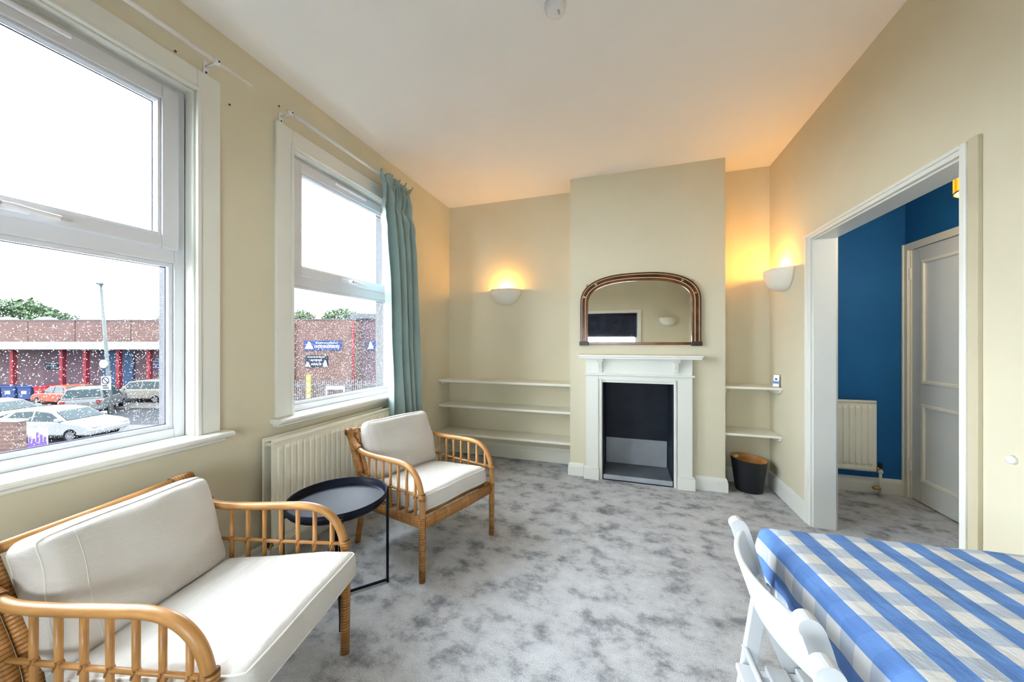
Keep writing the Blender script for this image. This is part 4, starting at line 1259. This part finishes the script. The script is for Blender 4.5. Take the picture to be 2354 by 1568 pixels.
ob('ceiling_rose', MB().lathe([(0, -0.03), (0.03, -0.028), (0.045, -0.01), (0.047, 0), (0, 0)], 20), 'white', hl, smooth=True)
l = bpy.data.lights.new('hall_lamp', 'POINT'); l.energy = 16; l.color = (1.0, 0.86, 0.66); l.shadow_soft_size = 0.1
lo = bpy.data.objects.new('hall_lamp', l); lo.location = (0, 0, LZ - ZC - 0.12); lo.parent = hl; C.objects.link(lo)

# ================================================================== outdoors: street seen through the windows
ZS = -3.2
ct_, st_ = math.cos(TH), math.sin(TH)
def rd(r, d, z=ZS):
    return (ct_ * r - st_ * d, st_ * r + ct_ * d, z)
g = ob('ground_street', MB().box(-75, 35, -12, 75, -0.3, 0.0), 'asphalt', kind='structure', label='wet asphalt street')
g.location = (0, 0, ZS)
g.rotation_euler = (0, 0, TH)
g.location = rd(0, 0)
m = MB().box(-75, -2, 23.2, 25.4, 0.0, 0.10)
pv = ob('pavement_far', m, 'paving', kind='structure', label='pale pavement in front of the brick warehouse', bevel=0.02); pv.location = rd(0, 0); pv.rotation_euler = (0, 0, TH)
m = MB().box(-26.5, -13.0, 16.2, 18.4, 0.0, 0.10)
pv = ob('pavement_island', m, 'paving', kind='structure', label='pale kerbed island with the street lamp', bevel=0.02); pv.location = rd(0, 0); pv.rotation_euler = (0, 0, TH)

# warehouse
wh = root('brick_warehouse', rd(-25, 28), TH, 'long red brick warehouse with pale canopy across the street', 'building')
def wb(name, r0, r1, d0, d1, z0, z1, mat, parent=wh, bevel=0.0):
    return ob(name, MB().box(r0 + 25, r1 + 25, d0 - 28, d1 - 28, z0 - ZS, z1 - ZS), mat, parent, bevel=bevel)
xs = [-66, -54, -47.4, -39.0, -35.2, -30.7, -22.5]
for i in range(len(xs) - 1):
    wb('parapet_panel', xs[i] + 0.03, xs[i + 1] - 0.03, 28.0, 28.3, 1.30, 3.02, 'brick')
wb('parapet_core', -66, -22.5, 28.06, 29.0, 1.25, 3.0, 'roof')
wb('coping', -66, -22.5, 27.95, 28.4, 3.02, 3.10, 'roof')
wb('canopy', -66, -22.5, 26.6, 28.1, 0.72, 1.32, 'fascia')
wb('recess_wall', -66, -22.5, 29.4, 29.9, ZS, 1.3, 'brick2')
for r in (-52, -45.6, -39.35, -35.45, -33.6, -31.0, -28.6, -24.5):
    wb('red_column', r - 0.13, r + 0.13, 27.3, 27.55, ZS, 0.72, 'redpost')
for r0, r1 in ((-34.5, -31.9), (-50, -47)):
    dr = wb('roller_door', r0, r1, 29.25, 29.4, ZS, 0.55, 'bluedoor')
    for k in range(12):
        wb('door_slat', r0, r1, 29.22, 29.25, ZS + 0.02 + k * 0.31, ZS + 0.30 + k * 0.31, 'bluedoor', wh)
wb('end_block_wall', -22.5, -12.4, 27.6, 29.9, ZS, 3.06, 'brick')
wb('end_block_coping', -22.5, -12.35, 27.55, 29.9, 3.06, 3.14, 'roof')
wb('side_block_wall', -12.4, -2.5, 28.6, 29.9, ZS, 3.2, 'brick2')
wb('side_roof', -13.2, -2.5, 28.3, 30.5, 3.2, 3.62, 'roof')
wb('rear_mass', -66, -2.5, 29.9, 34.0, ZS, 2.7, 'roof')
for r in (-17.25, -12.55):
    ob('drain_pipe', MB().tube([(r + 25, -0.55, 0), (r + 25, -0.55, 6.0)], 0.09, 8), 'redpost', wh, smooth=True)
for r in (-49, -45, -41.5, -37.5, -34.0):
    ob('roof_light', MB().lathe([(0, 0.55), (0.5, 0.45), (0.8, 0.2), (0.85, 0.0)], 12, (r + 25, 3.0, 3.0 - ZS)), 'fascia', wh, smooth=True)
# signs on the warehouse
def sign(r0, r1, z0, z1, d, mat, label, marks):
    s = root('sign_board', rd((r0 + r1) / 2, d, z0), TH, label, 'sign')
    w = r1 - r0; h = z1 - z0
    ob('board', MB().box(-w / 2, w / 2, -0.05, 0.0, 0, h), mat, s)
    marks(s, w, h)
    return s
def bars(s, x0, x1, z, hh, seed, mat='signwhite'):
    rnd = random.Random(seed); x = x0; m = MB()
    while x < x1:
        w = rnd.uniform(0.06, 0.16); k = rnd.uniform(0.75, 1.0)
        m.box(x, min(x + w, x1), -0.062, -0.05, z, z + hh * k); x += w + 0.045
    ob('lettering', m, mat, s)
def tri(s, x, z, w, h, mat='signwhite', hole=True):
    m = MB().prism([(x - w / 2, z), (x + w / 2, z), (x + 0.06, z + h), (x - 0.06, z + h)], -0.064, -0.05, 'y')
    ob('logo_triangle', m, mat, s)
def m1(s, w, h):
    tri(s, -w / 2 + 0.42, 0.12, 0.72, h * 0.72); bars(s, -w / 2 + 0.85, w / 2 - 0.15, h * 0.26, h * 0.32, 1); bars(s, -w / 2 + 0.95, w / 2 - 0.3, h * 0.68, h * 0.14, 2)
sign(-16.5, -13.5, 0.62, 1.42, 27.59, 'signblue', 'long navy sign with white triangle logo and lettering on brick', m1)
def m2(s, w, h):
    tri(s, -w / 2 + 0.22, 0.04, 0.42, h * 0.40); tri(s, w / 2 - 0.2, 0.04, 0.38, h * 0.55)
    bars(s, -w / 2 + 0.2, w / 2 - 0.2, h * 0.80, h * 0.12, 3); bars(s, -w / 2 + 0.45, w / 2 - 0.45, h * 0.52, h * 0.16, 4); bars(s, -w / 2 + 0.5, w / 2 - 0.5, h * 0.18, h * 0.14, 5)
sign(-16.4, -14.6, -0.70, 0.24, 27.59, 'signdark', 'smaller dark sign with white triangles below the navy sign', m2)
def m3(s, w, h):
    tri(s, -w / 2 + 0.3, 0.1, 0.5, h * 0.8); bars(s, -w / 2 + 0.7, w / 2 - 0.1, h * 0.3, h * 0.3, 6)
sign(-11.9, -9.6, 0.62, 1.36, 28.59, 'signblue', 'navy sign with white triangle at the far right of the street', m3)
def m4(s, w, h):
    bars(s, -w / 2 + 0.2, w / 2 - 0.2, h * 0.74, h * 0.18, 7); bars(s, -w / 2 + 0.1, w / 2 - 0.5, h * 0.42, h * 0.16, 8); bars(s, -w / 2 + 0.5, w / 2 - 0.15, h * 0.12, h * 0.16, 9)
sign(-39.4, -37.9, -1.02, -0.36, 29.38, 'signdark', 'black sign with white lettering under the canopy', m4)
sign(-30.8, -28.9, -1.0, -0.2, 29.38, 'signblue', 'blue sign with white lettering under the canopy beside the window edge', m4)

# trees behind the roofs
def tree(r, d, z, rx, rz, mat, label, n=900, seed=0):
    rnd = random.Random(seed)
    t_ = root('tree', rd(r, d), TH, label, 'tree', 'trees behind the warehouse')
    m = MB()
    for i in range(int(n * 3.6)):
        u = rnd.uniform(-1, 1); a = rnd.uniform(0, 2 * PI); q = math.sqrt(1 - u * u); k = rnd.uniform(0.55, 1.0) * (1 + 0.22 * noise.noise(Vector((math.cos(a) * q * 2 + seed, math.sin(a) * q * 2, u * 2))))
        p = Vector((q * math.cos(a) * rx * k, q * math.sin(a) * rx * 0.7 * k, (z - ZS) + u * rz * k))
        e1 = Vector((rnd.gauss(0, 1), rnd.gauss(0, 1), rnd.gauss(0, 1))).normalized(); e2 = e1.orthogonal().normalized(); w = rnd.uniform(0.08, 0.17) * max(1.0, rx / 3)
        m.add([p - e1 * w, p + e2 * w * 0.6, p + e1 * w, p - e2 * w * 0.6], [(0, 1, 2, 3)])
    ob('foliage', m, mat, t_, recalc=False)['kind'] = 'stuff'
    ob('trunk', MB().tube([(0, 0, 0), (0.1, 0, (z - ZS) * 0.5), (0, 0, z - ZS)], 0.25, 8, scale=[1.2, 0.9, 0.4]), 'bark', t_, smooth=True)
tree(-61.5, 43, 4.2, 4.6, 2.5, 'leafA', 'large round green tree at the far left behind the roof', 1500, 1)
tree(-54.0, 41, 3.2, 2.8, 1.7, 'leafA', 'lower green tree right of the large left tree', 900, 2)
tree(-43, 44, 3.2, 2.2, 1.7, 'leafB', 'small green tree top behind the warehouse, right of the lamp post', 700, 3)
tree(-24.2, 40, 3.5, 1.7, 1.5, 'leafB', 'yellow-green tree top at the left of the curtained window', 800, 4)
tree(-20.9, 42.5, 3.75, 2.5, 1.75, 'leafA', 'rounded green tree top above the sign wall', 1100, 5)
tree(-17.2, 40, 3.45, 1.5, 1.2, 'leafB', 'small tree top at the right above the sign wall', 600, 6)

# fence, boards and gate before the sign wall
fn_ = root('steel_fence', rd(-15.5, 24.4), TH, 'grey vertical bar fence in front of the sign wall', 'fence')
m = MB()
for k in range(90):
    x = -6.5 + 0.145 * k
    m.box(x - 0.022, x + 0.022, -0.02, 0.02, 0.08, 1.78 + (0.05 if k % 2 else 0))
o = ob('fence_bars', m, 'fence', fn_); o['kind'] = 'stuff'
for k in range(6):
    ob('fence_post', MB().box(-6.5 + 2.6 * k - 0.05, -6.5 + 2.6 * k + 0.05, 0.02, 0.12, 0, 1.95), 'fence', fn_)
for z in (0.35, 1.45):
    ob('fence_rail', MB().box(-6.5, 6.6, 0.0, 0.05, z, z + 0.06), 'fence', fn_)
yb = root('height_board', rd(-14.05, 24.0), TH, 'tall narrow yellow board standing by the fence', 'sign')
ob('board', MB().box(-0.16, 0.16, -0.03, 0.03, 0, 2.25), 'yellow', yb)
for k in range(5):
    ob('pale_square', MB().box(-0.09, 0.09, -0.04, -0.03, 0.25 + 0.4 * k, 0.48 + 0.4 * k), 'signwhite', yb)
gt = root('barrier_gate', rd(-12.2, 24.0), TH, 'low white gate standing by the fence', 'gate')
ob('gate_frame', MB().box(-0.6, 0.6, -0.03, 0.03, 1.20, 1.45), 'signwhite', gt)
for s in (-0.6, 0.6): ob('gate_post', MB().box(s - 0.05, s + 0.05, -0.04, 0.04, 0, 1.45), 'signwhite', gt)

# street lamp with signs
lp = root('street_lamp', rd(-22.55, 19.6), TH, 'tall grey street lamp with a no-waiting sign on its post', 'street lamp')
tilt = -0.083
ob('post', MB().tube([(0, 0, 0), (tilt * 3.0, 0, 3.0), (tilt * 7.75, 0, 7.75)], 0.09, 10, scale=[1.2, 0.9, 0.7]), 'lamppost', lp, smooth=True)
ob('lamp_arm', MB().tube([(tilt * 7.75 - 0.15, 0, 7.80), (tilt * 7.75 + 0.65, 0, 7.74)], 0.13, 8, flat=(1.2, 0.75)), 'hub', lp, smooth=True)
ob('round_sign', MB().tube([(tilt * 3.1 - 0.06, -0.12, 3.25), (tilt * 3.1 - 0.06, -0.16, 3.25)], 0.24, 20), 'fascia', lp)
sg = ob('sign_plate', MB().box(tilt * 2.2 - 0.26, tilt * 2.2 + 0.26, -0.16, -0.12, 1.80, 2.56), 'signwhite', lp)
ob('prohibition_ring', MB().tube([(tilt * 2.2 + 0.19 * math.cos(a), -0.165, 2.32 + 0.19 * math.sin(a)) for a in [2 * PI * k / 24 for k in range(24)]], 0.022, 6, closed=True), 'signdark', sg)
ob('prohibition_bar', MB().obox((tilt * 2.2 - 0.13, -0.165, 2.45), (tilt * 2.2 + 0.13, -0.165, 2.19), 0.02, 0.045), 'signdark', sg)
for k in range(2):
    ob('sign_lines', MB().box(tilt * 2.2 - 0.18 + 0.04 * k, tilt * 2.2 + 0.18, -0.166, -0.158, 2.0 - 0.12 * k, 2.06 - 0.12 * k), 'signdark', sg)

# cars
def car(loc, rz, paintname, kind, label):
    c = root('parked_car', loc, rz, label, 'car', 'cars in the street')
    if kind == 'hatch':
        L_, Wd, Ht = 4.3, 1.75, 1.46
        body = [(-2.12, 0.30), (2.10, 0.30), (2.15, 0.52), (2.08, 0.70), (1.75, 0.82), (1.05, 0.93), (-1.85, 0.98), (-2.10, 0.86), (-2.16, 0.6)]
        green = [(1.05, 0.92), (0.35, 1.36), (-0.4, 1.46), (-1.3, 1.42), (-1.98, 0.98)]
        win = [[(0.85, 0.96), (0.30, 1.30), (-0.35, 1.38), (-0.35, 0.96)], [(-0.45, 0.96), (-0.45, 1.38), (-1.18, 1.34), (-1.55, 1.02), (-1.4, 0.96)]]
        wheels = (1.32, -1.32)
    else:
        L_, Wd, Ht = 4.4, 1.82, 1.72
        body = [(-2.15, 0.36), (2.12, 0.36), (2.18, 0.70), (2.08, 0.95), (1.2, 1.08), (-2.10, 1.08), (-2.2, 0.9), (-2.2, 0.5)]
        green = [(1.2, 1.06), (0.62, 1.62), (-0.4, 1.72), (-1.75, 1.68), (-2.08, 1.08)]
        win = [[(0.98, 1.10), (0.56, 1.54), (-0.25, 1.62), (-0.25, 1.10)], [(-0.35, 1.10), (-0.35, 1.62), (-1.15, 1.60), (-1.15, 1.10)], [(-1.25, 1.10), (-1.25, 1.60), (-1.65, 1.58), (-1.85, 1.12)]]
        wheels = (1.35, -1.35)
    ob('body', MB().prism(body, -Wd / 2, Wd / 2, 'y'), paintname, c, bevel=0.09, seg=3)
    # cabin tapers towards the roof
    def taper(poly, inset0, z_lo, z_hi, hw):
        n = len(poly); vs = []
        for s in (-1, 1):
            for x, z in poly:
                k = max(0, (z - z_lo) / (z_hi - z_lo)); vs.append((x, s * (hw - inset0 * k), z))
        fs = [tuple(range(n)), tuple(range(2 * n - 1, n - 1, -1))] + [((i + 1) % n, i, n + i, n + (i + 1) % n) for i in range(n)]
        return MB().add(vs, fs)
    zl, zh = green[0][1], Ht
    ob('cabin', taper(green, 0.16, zl, zh, Wd / 2 - 0.06), paintname, c, bevel=0.05, seg=2)
    for s in (-1, 1):
        for wp in win:
            vs = [(x, s * (Wd / 2 - 0.055 - 0.16 * max(0, (z - zl) / (zh - zl))), z) for x, z in wp]
            vs2 = [(x, y + s * 0.015, z) for x, y, z in vs]
            n = len(wp)
            ob('side_window', MB().add(vs + vs2, [tuple(range(n)), tuple(range(n, 2 * n))] + [(i, (i + 1) % n, n + (i + 1) % n, n + i) for i in range(n)]), 'carglass', c)
        ob('mirror', MB().box(0.72, 0.92, s * (Wd / 2 + 0.02) - 0.08, s * (Wd / 2 + 0.02) + 0.08, zl + 0.02, zl + 0.16), paintname, c, bevel=0.03)
        ob('tail_light', MB().box(-2.2, -2.06, s * (Wd / 2 - 0.2) - 0.11, s * (Wd / 2 - 0.2) + 0.11, body[-1][1] + 0.15, zl - 0.06), 'taillight', c, bevel=0.02)
        ob('head_light', MB().box(2.0, 2.15, s * (Wd / 2 - 0.3) - 0.17, s * (Wd / 2 - 0.3) + 0.17, 0.62, 0.76), 'signwhite', c, bevel=0.03)
    def screen(p0, p1, inset):
        vs = []
        for (x, z), w0 in ((p0, Wd / 2 - 0.16), (p1, Wd / 2 - 0.28)):
            vs += [(x, -w0, z), (x, w0, z)]
        d = Vector((-(p1[1] - p0[1]), 0, p1[0] - p0[0])).normalized() * inset
        vs2 = [tuple(Vector(v_) + d) for v_ in vs]
        return MB().add(vs + vs2, [(0, 1, 3, 2), (4, 6, 7, 5), (0, 4, 5, 1), (2, 3, 7, 6), (0, 2, 6, 4), (1, 5, 7, 3)])
    ob('windscreen', screen((green[0][0] - 0.05, green[0][1] + 0.03), (green[1][0] + 0.06, green[1][1] - 0.04), -0.03), 'carglass', c)
    ob('rear_window', screen((green[-1][0] + 0.06, green[-1][1] + 0.12), (green[-2][0] - 0.05, green[-2][1] - 0.06), 0.03), 'carglass', c)
    ob('number_plate', MB().box(-2.22, -2.15, -0.26, 0.26, 0.62, 0.73), 'plate', c)
    for x in wheels:
        for s in (-1, 1):
            w_ = ob('wheel', MB().tube([(x, s * (Wd / 2 - 0.19), 0.31), (x, s * (Wd / 2 + 0.012), 0.31)], 0.31, 20), 'tyre', c, bevel=0.03)
            ob('hub_cap', MB().tube([(x, s * (Wd / 2), 0.31), (x, s * (Wd / 2 + 0.03), 0.31)], 0.19, 14), 'hub', w_, bevel=0.02)
    return c
car(rd(-20.9, 16.2), TH + R(2), 'carwhite', 'hatch', 'white car parked nearest the window, beyond the purple board')
car(rd(-27.0, 18.3), TH + R(2), 'carwhite', 'hatch', 'second white car behind, cut by the left edge of the picture')
car(rd(-26.7, 22.3), TH + R(125), 'carsilver', 'suv', 'silver estate car seen from behind beside the street lamp')
car(rd(-27.2, 26.0), TH + R(182), 'carbeige', 'suv', 'beige car parked under the canopy at the window edge')
car(rd(-32.0, 25.0), TH + R(165), 'carorange', 'hatch', 'orange-red car parked behind the silver estate car')

# bins in front of the warehouse
for k, (r, mname, lab) in enumerate(((-41.0, 'signwhite', 'pale box at the left end of the bin row'), (-39.8, 'binblue', 'leftmost blue wheeled bin by the brick wall'), (-38.6, 'binblue', 'middle blue wheeled bin by the brick wall'), (-37.35, 'binblue', 'rightmost blue wheeled bin by the brick wall'), (-36.1, 'binred', 'left red box beside the blue bins'), (-34.8, 'binred', 'right red box beside the blue bins'))):
    bb = root('street_bin', rd(r, 27.0), TH, lab, 'bin')
    ob('bin_body', MB().prism([(-0.46, 0.1), (0.46, 0.1), (0.54, 1.0), (-0.54, 1.0)], -0.4, 0.4, 'y'), mname, bb, bevel=0.03)
    ob('bin_lid', MB().prism([(-0.57, 1.0), (0.57, 1.0), (0.5, 1.12), (-0.5, 1.12)], -0.45, 0.43, 'y'), mname, bb, bevel=0.02)
    ob('bin_label', MB().box(-0.2, 0.2, -0.415, -0.40, 0.5, 0.75), 'signwhite', bb)
    for s in (-0.4, 0.4): ob('castor', MB().tube([(s, -0.05, 0.08), (s, 0.05, 0.08)], 0.08, 10), 'tyre', bb)

# garden pier and agent's board close to the house
gp = ob('garden_wall', MB().box(-2.2, 0.0, -0.12, 0.12, 0, 1.55), 'brick', label='short brick garden wall at the lower left outside', cat='wall'); gp.location = rd(-18.05, 12.8); gp.rotation_euler = (0, 0, TH)
gpc = ob('wall_coping', MB().box(-2.25, 0.05, -0.16, 0.16, 1.55, 1.62), 'fascia', gp)
ag = root('agent_board', rd(-16.45, 12.1), TH, 'purple and white board on a post outside', 'sign')
ob('board_post', MB().box(-0.04, 0.04, -0.02, 0.04, 0, 1.5), 'signwhite', ag)
ob('board', MB().box(-0.33, 0.33, -0.05, -0.02, 0.70, 1.46), 'signwhite', ag)
ob('board_band', MB().box(-0.33, 0.33, -0.06, -0.05, 0.70, 1.0), 'purple', ag)
for k in range(5):
    ob('board_stripe', MB().box(-0.30 + 0.13 * k, -0.22 + 0.13 * k, -0.06, -0.05, 1.0, 1.12 + 0.07 * ((5 - k) % 4)), 'purple', ag)
